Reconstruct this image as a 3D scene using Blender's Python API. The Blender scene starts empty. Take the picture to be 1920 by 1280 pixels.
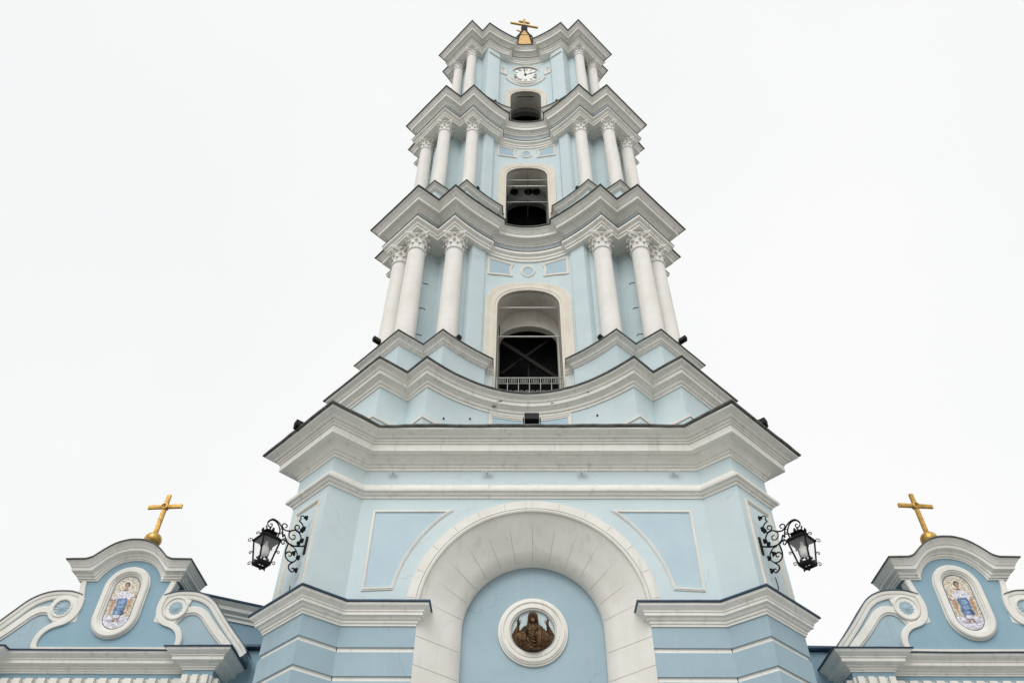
import bpy, bmesh, math, random
from mathutils import Vector, Matrix, noise
random.seed(7)
R = math.radians
SC = bpy.context.scene
COL = SC.collection

# ------------------------------------------------------------------ camera
f_px, pitch, yaw, roll = 1461.27, R(44.862), R(-0.9047), R(-0.539)
CAM = Vector((-0.368, -30.0, 1.6))
rt = Vector((math.cos(yaw), -math.sin(yaw), 0)); fh = Vector((math.sin(yaw), math.cos(yaw), 0)); zz = Vector((0, 0, 1))
fw = math.cos(pitch) * fh + math.sin(pitch) * zz
up = -math.sin(pitch) * fh + math.cos(pitch) * zz
rx = math.cos(roll) * rt - math.sin(roll) * up
uy = math.sin(roll) * rt + math.cos(roll) * up
cd = bpy.data.cameras.new('camera'); cam = bpy.data.objects.new('camera', cd); COL.objects.link(cam)
m = Matrix((rx, uy, -fw)).transposed().to_4x4(); m.translation = CAM
cam.matrix_world = m
cd.sensor_fit = 'HORIZONTAL'; cd.sensor_width = 36; cd.lens = 36 * f_px / 1920
cd.clip_start = 0.1; cd.clip_end = 3000
SC.camera = cam

# ------------------------------------------------------------------ light
W = bpy.data.worlds.new('World'); SC.world = W; W.use_nodes = True
nt = W.node_tree; nt.nodes.clear()
SUN_EL, SUN_AZ = 42, -12      # azimuth from the camera's side, slightly left
sky = nt.nodes.new('ShaderNodeTexSky'); sky.sky_type = 'NISHITA'; sky.sun_disc = False
sky.sun_elevation = R(SUN_EL); sky.sun_rotation = R(180 - SUN_AZ)
bg1 = nt.nodes.new('ShaderNodeBackground'); bg1.inputs['Strength'].default_value = 0.05
nt.links.new(sky.outputs[0], bg1.inputs['Color'])
# overcast layer: even cloud, a little softer grey away from the zenith
tc = nt.nodes.new('ShaderNodeTexCoord')
nz = nt.nodes.new('ShaderNodeTexNoise'); nz.inputs['Scale'].default_value = 1.0; nz.inputs['Detail'].default_value = 5
nt.links.new(tc.outputs['Generated'], nz.inputs['Vector'])
cr = nt.nodes.new('ShaderNodeValToRGB')
cr.color_ramp.elements[0].position = .3; cr.color_ramp.elements[0].color = (.895, .910, .918, 1)
cr.color_ramp.elements[1].position = .7; cr.color_ramp.elements[1].color = (.985, .985, .978, 1)
nt.links.new(nz.outputs['Fac'], cr.inputs[0])
bg2 = nt.nodes.new('ShaderNodeBackground'); bg2.inputs['Strength'].default_value = 0.92
nt.links.new(cr.outputs[0], bg2.inputs['Color'])
mx = nt.nodes.new('ShaderNodeMixShader'); mx.inputs[0].default_value = 0.95
out = nt.nodes.new('ShaderNodeOutputWorld')
nt.links.new(bg1.outputs[0], mx.inputs[1]); nt.links.new(bg2.outputs[0], mx.inputs[2]); nt.links.new(mx.outputs[0], out.inputs[0])
sl = bpy.data.lights.new('sun', 'SUN'); sl.energy = 1.5; sl.angle = R(40); sl.color = (1.0, .975, .94)
so = bpy.data.objects.new('sun', sl); COL.objects.link(so)
so.rotation_euler = (R(90 - SUN_EL), 0, R(SUN_AZ))
SC.view_settings.view_transform = 'Standard'; SC.view_settings.look = 'None'
SC.view_settings.exposure = 0.17; SC.view_settings.gamma = 1

# ------------------------------------------------------------------ materials
def mat(name, base, base2=None, scale=1.2, rough=.85, metal=0., bump=.15, bscale=30, streak=0., stain=None, spec=.3, cracks=0.):
    M = bpy.data.materials.new(name); M.use_nodes = True
    n = M.node_tree.nodes; l = M.node_tree.links
    b = n['Principled BSDF']; b.inputs['Roughness'].default_value = rough; b.inputs['Metallic'].default_value = metal
    b.inputs['Specular IOR Level'].default_value = spec
    t = n.new('ShaderNodeTexCoord')
    n1 = n.new('ShaderNodeTexNoise'); n1.inputs['Scale'].default_value = scale; n1.inputs['Detail'].default_value = 8; n1.inputs['Roughness'].default_value = .62
    l.new(t.outputs['Object'], n1.inputs['Vector'])
    r = n.new('ShaderNodeValToRGB'); r.color_ramp.elements[0].position = .34; r.color_ramp.elements[1].position = .64
    b2 = base2 or tuple(c * .9 for c in base)
    r.color_ramp.elements[0].color = (*b2, 1); r.color_ramp.elements[1].color = (*base, 1)
    l.new(n1.outputs['Fac'], r.inputs[0]); colr = r.outputs[0]
    def overlay(colr, facout, c):
        mxn = n.new('ShaderNodeMix'); mxn.data_type = 'RGBA'
        l.new(facout, mxn.inputs[0]); l.new(colr, mxn.inputs[6]); mxn.inputs[7].default_value = (*c, 1)
        return mxn.outputs[2]
    if streak:
        mp = n.new('ShaderNodeMapping'); mp.inputs['Scale'].default_value = (3.2, 3.2, .22)
        l.new(t.outputs['Object'], mp.inputs['Vector'])
        n2 = n.new('ShaderNodeTexNoise'); n2.inputs['Scale'].default_value = 1.6; n2.inputs['Detail'].default_value = 6
        l.new(mp.outputs[0], n2.inputs['Vector'])
        r2 = n.new('ShaderNodeValToRGB'); r2.color_ramp.elements[0].position = .56; r2.color_ramp.elements[1].position = .8
        r2.color_ramp.elements[0].color = (0, 0, 0, 1); r2.color_ramp.elements[1].color = (streak,) * 3 + (1,)
        l.new(n2.outputs['Fac'], r2.inputs[0])
        colr = overlay(colr, r2.outputs[0], stain or tuple(c * .55 for c in base))
    if cracks:
        v = n.new('ShaderNodeTexVoronoi'); v.feature = 'DISTANCE_TO_EDGE'; v.inputs['Scale'].default_value = .45
        n4 = n.new('ShaderNodeTexNoise'); n4.inputs['Scale'].default_value = 2.2; n4.inputs['Detail'].default_value = 5
        l.new(t.outputs['Object'], n4.inputs['Vector'])
        ad = n.new('ShaderNodeMix'); ad.data_type = 'RGBA'; ad.inputs[0].default_value = .35
        l.new(t.outputs['Object'], ad.inputs[6]); l.new(n4.outputs['Color'], ad.inputs[7])
        l.new(ad.outputs[2], v.inputs['Vector'])
        n5 = n.new('ShaderNodeTexNoise'); n5.inputs['Scale'].default_value = .5
        l.new(t.outputs['Object'], n5.inputs['Vector'])
        lt = n.new('ShaderNodeMath'); lt.operation = 'LESS_THAN'; lt.inputs[1].default_value = .004
        l.new(v.outputs['Distance'], lt.inputs[0])
        gt = n.new('ShaderNodeMath'); gt.operation = 'GREATER_THAN'; gt.inputs[1].default_value = .56
        l.new(n5.outputs['Fac'], gt.inputs[0])
        mu = n.new('ShaderNodeMath'); mu.operation = 'MULTIPLY'; l.new(lt.outputs[0], mu.inputs[0]); l.new(gt.outputs[0], mu.inputs[1])
        mu2 = n.new('ShaderNodeMath'); mu2.operation = 'MULTIPLY'; mu2.inputs[1].default_value = cracks; l.new(mu.outputs[0], mu2.inputs[0])
        colr = overlay(colr, mu2.outputs[0], tuple(c * .3 for c in base))
    l.new(colr, b.inputs['Base Color'])
    if bump:
        n3 = n.new('ShaderNodeTexNoise'); n3.inputs['Scale'].default_value = bscale; n3.inputs['Detail'].default_value = 6
        n6 = n.new('ShaderNodeTexNoise'); n6.inputs['Scale'].default_value = 2.0; n6.inputs['Detail'].default_value = 3
        l.new(t.outputs['Object'], n3.inputs['Vector']); l.new(t.outputs['Object'], n6.inputs['Vector'])
        ad2 = n.new('ShaderNodeMath'); ad2.operation = 'MULTIPLY_ADD'; ad2.inputs[1].default_value = 4.0
        l.new(n6.outputs['Fac'], ad2.inputs[0]); l.new(n3.outputs['Fac'], ad2.inputs[2])
        bp = n.new('ShaderNodeBump'); bp.inputs['Strength'].default_value = bump; bp.inputs['Distance'].default_value = .02
        l.new(ad2.outputs[0], bp.inputs['Height']); l.new(bp.outputs[0], b.inputs['Normal'])
    return M
CREAM = mat('cream_plaster', (.78, .77, .72), (.71, .695, .645), 1.1, streak=.45, stain=(.48, .46, .41), cracks=.12)
CORN = mat('cornice_plaster', (.84, .83, .78), (.78, .77, .72), 2.2, streak=.5, stain=(.42, .41, .37))
FRZ = mat('grey_blue_frieze', (.42, .47, .49), (.36, .41, .43), 2.2, streak=.5, stain=(.3, .33, .35))
WARM = mat('warm_cream_plaster', (.76, .72, .64), (.70, .645, .55), 1.6, streak=.4, stain=(.52, .45, .36))
COLM = mat('column_plaster', (.78, .77, .73), (.72, .705, .66), 1.5, streak=.5, stain=(.55, .52, .46))
REVD = mat('shaded_reveal_plaster', (.16, .165, .15), (.11, .115, .105), 2.5, streak=.4, stain=(.07, .07, .065))  # dark copy of the reveal plaster, shade of the deep arches painted in
REVL = mat('reveal_plaster', (.60, .58, .53), (.50, .48, .43), 1.5, streak=.5, stain=(.33, .31, .27), cracks=.3)
BLUE = mat('pale_blue_plaster', (.59, .69, .712), (.55, .65, .675), .8, streak=.4, stain=(.64, .67, .66), cracks=.16)
BLUM = mat('blue_plaster', (.355, .47, .53), (.325, .435, .495), .8, streak=.4, stain=(.46, .54, .58), cracks=.15)
BLUD = mat('panel_blue_plaster', (.43, .555, .63), (.40, .525, .60), .9, streak=.35, stain=(.45, .56, .64))
BLUS = mat('spandrel_blue_plaster', (.49, .61, .67), (.455, .575, .64), 1.1, streak=.45, stain=(.55, .62, .65))
RAIL = mat('grey_rail_paint', (.42, .42, .40), (.33, .33, .31), 5, rough=.6)
CHIP = mat('bare_brick_chip', (.16, .11, .08), (.08, .06, .05), 20)
BLUP = mat('pavilion_blue_plaster', (.27, .41, .49), (.245, .38, .46), 1.0, streak=.45, stain=(.33, .45, .5))
ROOF = mat('weathered_roof_metal', (.15, .155, .145), (.065, .07, .065), 3.5, rough=.6, metal=.3, streak=.7, stain=(.20, .21, .20))
BMET = mat('blue_roof_metal', (.05, .10, .16), (.04, .06, .09), 3, rough=.45, metal=.2, bump=.05)
GOLD = mat('gilding', (.66, .42, .12), (.40, .23, .06), 5, rough=.42, metal=.75, bump=.5, bscale=14)
IRON = mat('black_iron', (.008, .008, .009), (.012, .012, .012), 6, rough=.6, metal=.0, bump=.1, spec=.12)
BRNZ = mat('bronze', (.13, .068, .027), (.014, .013, .010), 7, rough=.36, metal=.6, bump=.3, bscale=40)
DARK = mat('painted_shade_interior', (.012, .012, .012), (.008, .008, .008), 2, rough=.95, bump=0, spec=.1)  # near-black colour stands in for the shade inside the bell chambers
WOOD = mat('old_timber', (.024, .022, .02), (.015, .014, .013), 6, rough=.9)
BELL = mat('dark_bell_bronze', (.035, .04, .035), (.02, .022, .02), 4, rough=.5, metal=.5)
WHIT = mat('white_paint', (.72, .72, .70), (.64, .63, .60), 5, rough=.5)
DIAL = mat('dial_enamel', (.80, .80, .78), (.76, .76, .73), 3, rough=.4, bump=.02)
JOIN = mat('joint_grout', (.42, .40, .36), (.36, .34, .31), 4, rough=.95)
PAVE = mat('paving', (.31, .30, .285), (.265, .26, .25), .7, rough=.9)
def glassm():
    M = bpy.data.materials.new('lamp_glass'); M.use_nodes = True
    n = M.node_tree.nodes; l = M.node_tree.links
    b = n['Principled BSDF']; b.inputs['Base Color'].default_value = (.9, .92, .93, 1); b.inputs['Roughness'].default_value = .35
    b.inputs['Alpha'].default_value = .13; b.inputs['Specular IOR Level'].default_value = .5
    return M
GLAS = glassm()
LENS = mat('dark_lens', (.02, .02, .022), rough=.5, bump=0, spec=.1)
def tess(name, base):
    M = bpy.data.materials.new(name); M.use_nodes = True
    n = M.node_tree.nodes; l = M.node_tree.links; b = n['Principled BSDF']; b.inputs['Roughness'].default_value = .45
    t = n.new('ShaderNodeTexCoord'); v = n.new('ShaderNodeTexVoronoi'); v.inputs['Scale'].default_value = 26
    l.new(t.outputs['Object'], v.inputs['Vector'])
    h = n.new('ShaderNodeHueSaturation'); h.inputs['Color'].default_value = (*base, 1)
    s = n.new('ShaderNodeSeparateColor'); l.new(v.outputs['Color'], s.inputs[0])
    mr = n.new('ShaderNodeMapRange'); mr.inputs[3].default_value = .6; mr.inputs[4].default_value = 1.35
    l.new(s.outputs[0], mr.inputs[0]); l.new(mr.outputs[0], h.inputs['Value'])
    mr2 = n.new('ShaderNodeMapRange'); mr2.inputs[3].default_value = .47; mr2.inputs[4].default_value = .53
    l.new(s.outputs[1], mr2.inputs[0]); l.new(mr2.outputs[0], h.inputs['Hue'])
    l.new(h.outputs[0], b.inputs['Base Color'])
    return M
T = {k: tess('mosaic_' + k, c) for k, c in dict(ochre=(.54, .51, .42), white=(.62, .62, .70), blue=(.10, .18, .32), ltblue=(.20, .32, .48),
     navy=(.05, .07, .16), skin=(.42, .27, .19), hair=(.03, .025, .02), orange=(.46, .27, .17), halo=(.72, .68, .58), grey=(.45, .42, .50), wing=(.62, .54, .40)).items()}

# ------------------------------------------------------------------ helpers
class MB:
    def __init__(s): s.v = []; s.f = []; s.mi = []; s.cur = 0
    def add(s, pts): i = len(s.v); s.v += [tuple(p) for p in pts]; return i
    def face(s, idx): s.f.append(tuple(idx)); s.mi.append(s.cur)
    def grid(s, rows, closed_u=False, closed_v=False):
        """rows: list of equal-length point lists"""
        n = len(rows[0]); base = [s.add(r) for r in rows]; k = len(rows)
        for a in range(k if closed_v else k - 1):
            b = (a + 1) % k
            for j in range(n if closed_u else n - 1):
                q = (j + 1) % n
                s.face((base[a] + j, base[a] + q, base[b] + q, base[b] + j))
        return base
    def box(s, c, d, M=None):
        x, y, z = [q / 2 for q in d]; p = [Vector((i * x, j * y, k * z)) for i in (-1, 1) for j in (-1, 1) for k in (-1, 1)]
        if M is not None: p = [M @ q for q in p]
        i = s.add([q + Vector(c) for q in p])
        for f in ((0, 1, 3, 2), (4, 6, 7, 5), (0, 4, 5, 1), (2, 3, 7, 6), (0, 2, 6, 4), (1, 5, 7, 3)): s.face([i + a for a in f])
    def lathe(s, prof, c=(0, 0, 0), n=24, cap=True, M=None, wob=None):
        rows = []
        for r, z in prof:
            row = []
            for a in range(n):
                t = 2 * math.pi * a / n; rr = r * (wob(t, z) if wob else 1)
                p = Vector((rr * math.cos(t), rr * math.sin(t), z))
                if M is not None: p = M @ p
                row.append(p + Vector(c))
            rows.append(row)
        b = s.grid(rows, closed_u=True)
        if cap:
            s.face([b[0] + a for a in range(n)][::-1]); s.face([b[-1] + a for a in range(n)])
    def tube(s, pts, r, n=6, closed=False):
        pts = [Vector(p) for p in pts]; k = len(pts); rows = []; last = None
        rs = r if isinstance(r, (list, tuple)) else [r] * k
        for i, p in enumerate(pts):
            a = pts[(i - 1) % k] if (i or closed) else p; b = pts[(i + 1) % k] if (i < k - 1 or closed) else p
            t = (b - a); t = t.normalized() if t.length > 1e-9 else Vector((0, 0, 1))
            if last is None: nrm = t.orthogonal().normalized()
            else: nrm = (last - t * last.dot(t)); nrm = nrm.normalized() if nrm.length > 1e-6 else t.orthogonal().normalized()
            last = nrm; bi = t.cross(nrm)
            rows.append([p + rs[i] * (math.cos(2 * math.pi * j / n) * nrm + math.sin(2 * math.pi * j / n) * bi) for j in range(n)])
        b = s.grid(rows, closed_u=True, closed_v=closed)
        if not closed:
            s.face([b[0] + j for j in range(n)][::-1]); s.face([b[-1] + j for j in range(n)])
    def sphere(s, c, r, n=16, k=10, sc=(1, 1, 1)):
        prof = [(max(1e-4, r * math.sin(math.pi * i / k)), -r * math.cos(math.pi * i / k)) for i in range(k + 1)]
        M = Matrix.Diagonal(sc); s.lathe(prof, c, n, True, M)
    def prism(s, poly, a, b, fn):
        """poly 2-D outline extruded between depths a and b; fn(x,y,d)->point"""
        n = len(poly); i = s.add([fn(x, y, a) for x, y in poly]); j = s.add([fn(x, y, b) for x, y in poly])
        s.face([i + q for q in range(n)]); s.face([j + q for q in range(n)][::-1])
        for q in range(n): w = (q + 1) % n; s.face((i + q, i + w, j + w, j + q))
    def build(s, name, mats, parent=None, smooth=35, recalc=True):
        me = bpy.data.meshes.new(name); me.from_pydata(s.v, [], s.f)
        for mm in (mats if isinstance(mats, (list, tuple)) else [mats]): me.materials.append(mm)
        me.polygons.foreach_set('material_index', s.mi)
        bm = bmesh.new(); bm.from_mesh(me)
        bmesh.ops.remove_doubles(bm, verts=bm.verts, dist=1e-5)
        if recalc: bmesh.ops.recalc_face_normals(bm, faces=bm.faces)
        bm.to_mesh(me); bm.free()
        if smooth:
            me.polygons.foreach_set('use_smooth', [True] * len(me.polygons)); me.set_sharp_from_angle(angle=R(smooth))
        o = bpy.data.objects.new(name, me); COL.objects.link(o)
        if parent: o.parent = parent
        return o
def tag(o, label=None, cat=None, group=None, kind=None):
    for k, v in (('label', label), ('category', cat), ('group', group), ('kind', kind)):
        if v: o[k] = v
    return o
def empty(name, loc=(0, 0, 0), rz=0):
    o = bpy.data.objects.new(name, None); COL.objects.link(o); o.location = loc; o.rotation_euler = (0, 0, rz); o.empty_display_size = .3
    return o
def children(o): return [c for c in bpy.data.objects if c.parent == o]
def inst(o, parent, loc, rz=0, kids=True):
    c = o.copy(); COL.objects.link(c); c.parent = parent; c.location = loc; c.rotation_euler = (0, 0, rz)
    if kids:
        for ch in children(o):
            d = ch.copy(); COL.objects.link(d); d.parent = c
    return c
def jit(p, a, s=.7):
    return a * noise.noise(Vector(p) * s) + .5 * a * noise.noise(Vector(p) * s * 4)

# ------------------------------------------------------------------ ground
g = MB(); g.grid([[(x, y, 0) for x in (-900, 900)] for y in (-900, 900)])
tag(g.build('ground', PAVE, smooth=None), kind='structure')

# ------------------------------------------------------------------ tower plans  (u across, v towards the camera)
def seg(a, b, n): return [(a[0] + (b[0] - a[0]) * i / n, a[1] + (b[1] - a[1]) * i / n) for i in range(n)]
def half_upper(st, o):
    E, A, V, B = st['E'], st['A'], st['V'], st['B']
    e = (E[0] - o, E[1] + .616 * o); a = (A[0], A[1] + 1.414 * o); v = (V[0], V[1] + 1.414 * o); b = (B[0], B[1] + 1.414 * o)
    arc = lambda u: st['a'] + o + st['b'] * u * u
    pts = [(e[0] * i / 12, arc(e[0] * i / 12)) for i in range(13)]
    c = ((e[0] + a[0]) / 2 + .09, (e[1] + a[1]) / 2 - .13)
    for i in range(13):
        t = i / 12; pts.append(tuple((1 - t) ** 2 * e[k] + 2 * t * (1 - t) * c[k] + t * t * a[k] for k in (0, 1)))
    pts += seg(a, v, 4)[1:] + seg(v, b, 4) + [b]
    return pts
def half_ped(st, o):
    A, V, B = st['A'], st['V'], st['B']
    a = (A[0], A[1] + 1.414 * o); v = (V[0], V[1] + 1.414 * o); b = (B[0], B[1] + 1.414 * o)
    c0 = st['a'] + o
    pts = [(a[0] * i / 28, c0 + (a[1] - c0) * (i / 28) ** 2) for i in range(29)]
    pts += seg(a, v, 4)[1:] + seg(v, b, 4) + [b]
    return pts
def half_main(st, o):
    V, B = st['V'], st['B']
    v = (V[0] - .414 * o, V[1] + o); b = (B[0], B[1] + 1.414 * o)
    return seg((0, v[1]), v, 36) + seg(v, b, 10) + [b]
def ring(fn, st, o):
    h = fn(st, o); b = h[-1]; bs = (b[1], b[0])
    q = h[:-1] + seg(b, bs, 10) + [(p[1], p[0]) for p in reversed(h)][:-1]
    full = []
    for k in range(4):
        c, s = [(1, 0), (0, 1), (-1, 0), (0, -1)][k]
        # (u,v): u right, v front.  rotate so that right side becomes next front
        full += [(c * u + s * v * 0 if False else (u * c + v * 0, 0)) for u, v in []]
        for (u, v) in q:
            for _ in range(k): u, v = v, -u
            full.append((u, v))
    return full
def loft(mb, fn, st, prof, j=.006):
    rows = []
    for o, z in prof:
        rows.append([(u, -v, z + jit((u, v, z * .3), j)) for u, v in ring(fn, st, o)])
    mb.grid(rows, closed_u=True)
def loftobj(name, m, fn, st, prof, parent, j=.006, smooth=30):
    mb = MB(); loft(mb, fn, st, prof, j); return mb.build(name, m, parent, smooth)
def loft_open(name, m, st, w, prof, parent, j=.006, smooth=30):
    """a moulding that stops either side of the four openings"""
    mb = MB()
    for k in range(4):
        rows = []
        for o, z in prof:
            h = half_upper(st, o); e = st['E'][0] - o
            arc = lambda u: st['a'] + o + st['b'] * u * u
            h = [(w, arc(w) - .9), (w, arc(w)), ((w + max(e, w + .02)) / 2, arc((w + e) / 2))] + [(max(e, w + .02), arc(max(e, w + .02)))] + h[13:]
            b = h[-1]; q = h[:-1] + seg(b, (b[1], b[0]), 10) + [(p[1], p[0]) for p in reversed(h)]
            r = []
            for u, v in q:
                for _ in range(k): u, v = v, -u
                r.append((u, -v, z + jit((u, v, z * .3), j)))
            rows.append(r)
        mb.grid(rows); mb.build(name, m, parent, smooth); mb = MB()
def roof_prof(o, z, lip=.07, back=-.6, rise=.35):
    return [(o - .12, z - .015), (o + lip, z - .01), (o + lip + .012, z + .01), (o + lip + .005, z + .05), (back, z + rise)]

MAIN = dict(V=(5.80, 7.42), B=(6.77, 8.27))
PED = dict(A=(3.97, 7.52), V=(4.81, 6.65), B=(5.79, 7.53), a=5.67)
S2 = dict(E=(1.9, 5.62), A=(3.57, 7.11), V=(4.46, 6.25), B=(5.41, 7.09), a=4.86, b=.14)
S3 = dict(E=(1.62, 5.35), A=(3.16, 6.78), V=(4.0, 6.03), B=(4.84, 6.74), a=4.52, b=.14)
S4 = dict(E=(1.16, 4.68), A=(2.57, 5.36), V=(3.11, 4.80), B=(3.83, 5.55), a=4.0, b=.14)

tower = empty('bell_tower')
tag(tower, 'tall pale blue and cream four tiered baroque bell tower with clock and paired columns', 'bell tower')

# lower storey: front wall gets an arched niche, so the ring skips the front opening
NZC, NR, NRO = 12.47, 3.52, 3.93
def lower_wall():
    mb = MB(); mb2 = MB()
    ringpts = ring(half_main, MAIN, 0)
    # front straight part handled apart: indices where v==front and |u|<5.8
    fv = MAIN['V'][1]
    rest = [p for p in ringpts if not (abs(p[1] - fv) < 1e-6 and abs(p[0]) < 5.79)]
    # order from right corner clockwise to left corner
    k = next(i for i, p in enumerate(rest) if abs(p[0] - 5.80) < 1e-3 and p[1] > 0)
    rest = rest[k:] + rest[:k]
    def rows(prof):
        return [[(u + o * (0 if abs(abs(u) - 5.8) < 1e-3 else 0), -v, z) for u, v in offs(o)] for o, z in prof]
    def offs(o):
        rr = ring(half_main, MAIN, o); n = len(rr)
        fvv = MAIN['V'][1] + o
        r2 = [p for p in rr if not (abs(p[1] - fvv) < 1e-6 and abs(p[0]) < MAIN['V'][0] - .414 * o - 1e-4)]
        kk = next(i for i, p in enumerate(r2) if abs(p[0] - (MAIN['V'][0] - .414 * o)) < 1e-3 and p[1] > 0)
        return r2[kk:] + r2[:kk]
    gz = [11.32 - .84 * i for i in range(12)]
    prof = []
    z = 17.75
    segs = []
    top = 17.75
    segs.append((top, 12.15)); top = 12.15
    for zg in gz:
        segs.append((top, zg + .075)); top = zg - .075
    segs.append((top, 0))
    for a, b in segs:
        mb.grid(rows([(-.07 if a < 12.1 else 0, a - .0), (0, a), (0, b), (-.07 if b < 12.1 else 0, b)][(1 if a > 12.1 else 0):(3 if b > 12.1 else 4)]))
    for zg in gz:
        mb2.grid(rows([(-.06, zg + .076), (-.045, zg - .076)]))
    # front wall with arched opening: columns of quads
    us = sorted(set([round(-5.8 + 11.6 * i / 40, 4) for i in range(41)] + [round(NR * math.cos(math.pi * i / 32), 5) for i in range(33)]))
    Y = -fv
    def zt(u): return NZC + math.sqrt(max(0, NR * NR - u * u))
    for a, b in zip(us[:-1], us[1:]):
        if a >= -NR - 1e-4 and b <= NR + 1e-4:
            mb.grid([[(a, Y, 17.75), (b, Y, 17.75)], [(a, Y, zt(a)), (b, Y, zt(b))]])
        else:
            for (t, bt) in segs:
                mb.grid([[(a, Y + .07, t), (b, Y + .07, t)], [(a, Y, t), (b, Y, t)], [(a, Y, bt), (b, Y, bt)], [(a, Y + .07, bt), (b, Y + .07, bt)]][(1 if t > 12.1 else 0):(3 if bt > 12.1 else 4)])
            for zg in gz: mb2.grid([[(a, Y + .06, zg + .076), (b, Y + .06, zg + .076)], [(a, Y + .045, zg - .076), (b, Y + .045, zg - .076)]])
    # upper part pale, lower part mid blue: assign by height
    o = mb.build('lower_wall', [BLUE, BLUM], tower, 30)
    for p in o.data.polygons: p.material_index = 1 if p.center.z < 12.15 else 0
    mb2.build('string_band', CREAM, tower, 30)
lower_wall()

# generic sweep on a facade: path [(u,z)] open/closed, profile [(h outward, d proud)]
def sweep(mb, path, prof, vf, closed=False, hsign=1, X=lambda u: u):
    n = len(path); rows = []
    nr = []
    for i, p in enumerate(path):
        a = path[(i - 1) % n] if (i or closed) else None; b = path[(i + 1) % n] if (i < n - 1 or closed) else None
        def nn(a, b):
            d = Vector((b[0] - a[0], b[1] - a[1])); d.normalize(); return Vector((-d.y, d.x))
        if a is None: q = nn(p, b)
        elif b is None: q = nn(a, p)
        else:
            q1 = nn(a, p); q2 = nn(p, b); q = q1 + q2; q = q / max(.25, q.dot(q1)) if q.length > 1e-6 else q1
        nr.append(q * hsign)
    for h, d in prof:
        rows.append([(X(p[0] + k.x * h), -(vf(p[0] + k.x * h) + d), p[1] + k.y * h) for p, k in zip(path, nr)])
    mb.grid(rows, closed_u=closed)
def arcpts(r, zc, a0, a1, n, rz=None, uc=0):
    rz = rz or r
    return [(uc + r * math.cos(a0 + (a1 - a0) * i / n), zc + rz * math.sin(a0 + (a1 - a0) * i / n)) for i in range(n + 1)]
fvm = lambda u: MAIN['V'][1]
# niche ring, roll, splay, inner reveal, back wall
mb = MB(); path = arcpts(NR, NZC, math.pi - .035, .035, 64)
sweep(mb, path, [(NRO - NR, 0), (NRO - NR, .06), (.13, .065), (.12, .02), (.09, .07), (.05, .085), (.0, .06), (-.01, 0)], fvm)
mb.build('arch_surround', CREAM, tower, 40)
SV = 6.50; IR = 2.27; BV = 6.17
def jamb(r, z0, zc, n=48): return [(-r, z0)] + arcpts(r, zc, math.pi, 0, n) + [(r, z0)]
mb = MB(); zi = 12.40
rows = []
for t in [0, .25, .5, .75, 1]:
    r = NR + (IR - NR) * t; v = fvm(0) + (SV - fvm(0)) * t
    rows.append([(u, -v + .0, z) for u, z in jamb(r, 0, NZC + (zi - NZC) * t)])
mb.grid(rows)
mb.grid([[(u, -SV, z) for u, z in jamb(IR, 0, zi)], [(u, -BV, z) for u, z in jamb(IR - .03, 0, zi)]])
mb.build('niche_reveal', CREAM, tower, 60)
mb = MB()   # incised joints across the splay and ring
def joint(p, q, w=.011):
    mb = MB(); p = Vector(p); q = Vector(q); mb.tube([p, p.lerp(q, .5), q], w, 4); mb.build('arch_joint', JOIN, tower, None)
for k in range(13):
    a = math.pi * (k + .5) / 13
    ex = random.uniform(-.012, .012)
    c, s = math.cos(a + ex), math.sin(a + ex)
    joint((NR * math.cos(a), -fvm(0) + .01, NZC + NR * math.sin(a)), (IR * c, -SV + .0, zi + IR * s), .009)
    joint(((NRO - .02) * math.cos(a), -fvm(0) - .062, NZC + (NRO - .02) * math.sin(a)), ((NR + .16) * math.cos(a), -fvm(0) - .062, NZC + (NR + .16) * math.sin(a)), .007)
for sgn in (-1, 1):
    for zj in (11.75, 10.9, 10.05, 9.2):
        joint((sgn * NR, -fvm(0), zj), (sgn * IR, -SV, zj - .12), .008)
mb = MB(); pts = jamb(IR + .02, 0, zi); mb.add([(u, -BV + .02, z) for u, z in pts]); mb.face(range(len(pts))); mb.build('niche_back_wall', BLUM, tower, None)
# medallion
MZ, MR = 12.43, 1.10
mb = MB()
sweep(mb, arcpts(MR, MZ, 2 * math.pi, 0, 64)[:-1], [(0, -.02), (0, .05), (-.05, .06), (-.055, .10), (-.10, .12), (-.11, .15), (-.17, .16), (-.18, .12), (-.24, .12), (-.25, .15), (-.36, .16), (-.37, .12), (-.41, .11), (-.42, .02)], lambda u: BV, closed=True)
mb.build('medallion_frame', CREAM, tower, 30)
mb = MB(); pts = arcpts(.7, MZ, 2 * math.pi, 0, 48)[:-1]; mb.add([(u, -BV - .01, z) for u, z in pts]); mb.face(range(len(pts))); mb.build('medallion_field', BLUE, tower, None)
# blue spandrel panels with cream frames
for sgn in (-1, 1):
    arc = [(sgn * u, z) for u, z in arcpts(4.42, NZC + .05, R(9), R(53), 14)]
    zb = arc[0][1] ; xt = 5.33
    poly = [(sgn * xt, zb)] + arc + [(sgn * 2.98, 16.02), (sgn * xt, 16.02)]
    poly = [(sgn * 5.33, 13.16)] + arc + [(sgn * 5.33, arc[-1][1])]
    mb = MB(); mb.prism(poly, .004, .014, lambda x, y, d: (x, -(fvm(0) + d), y)); mb.build('blue_panel', BLUS, tower, None)
    mb = MB(); sweep(mb, poly, [(-.01, 0), (-.01, .03), (.02, .035), (.03, .055), (.07, .06), (.08, 0)], fvm, closed=True, hsign=-sgn)
    mb.build('panel_frame', CREAM, tower, 30)
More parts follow.
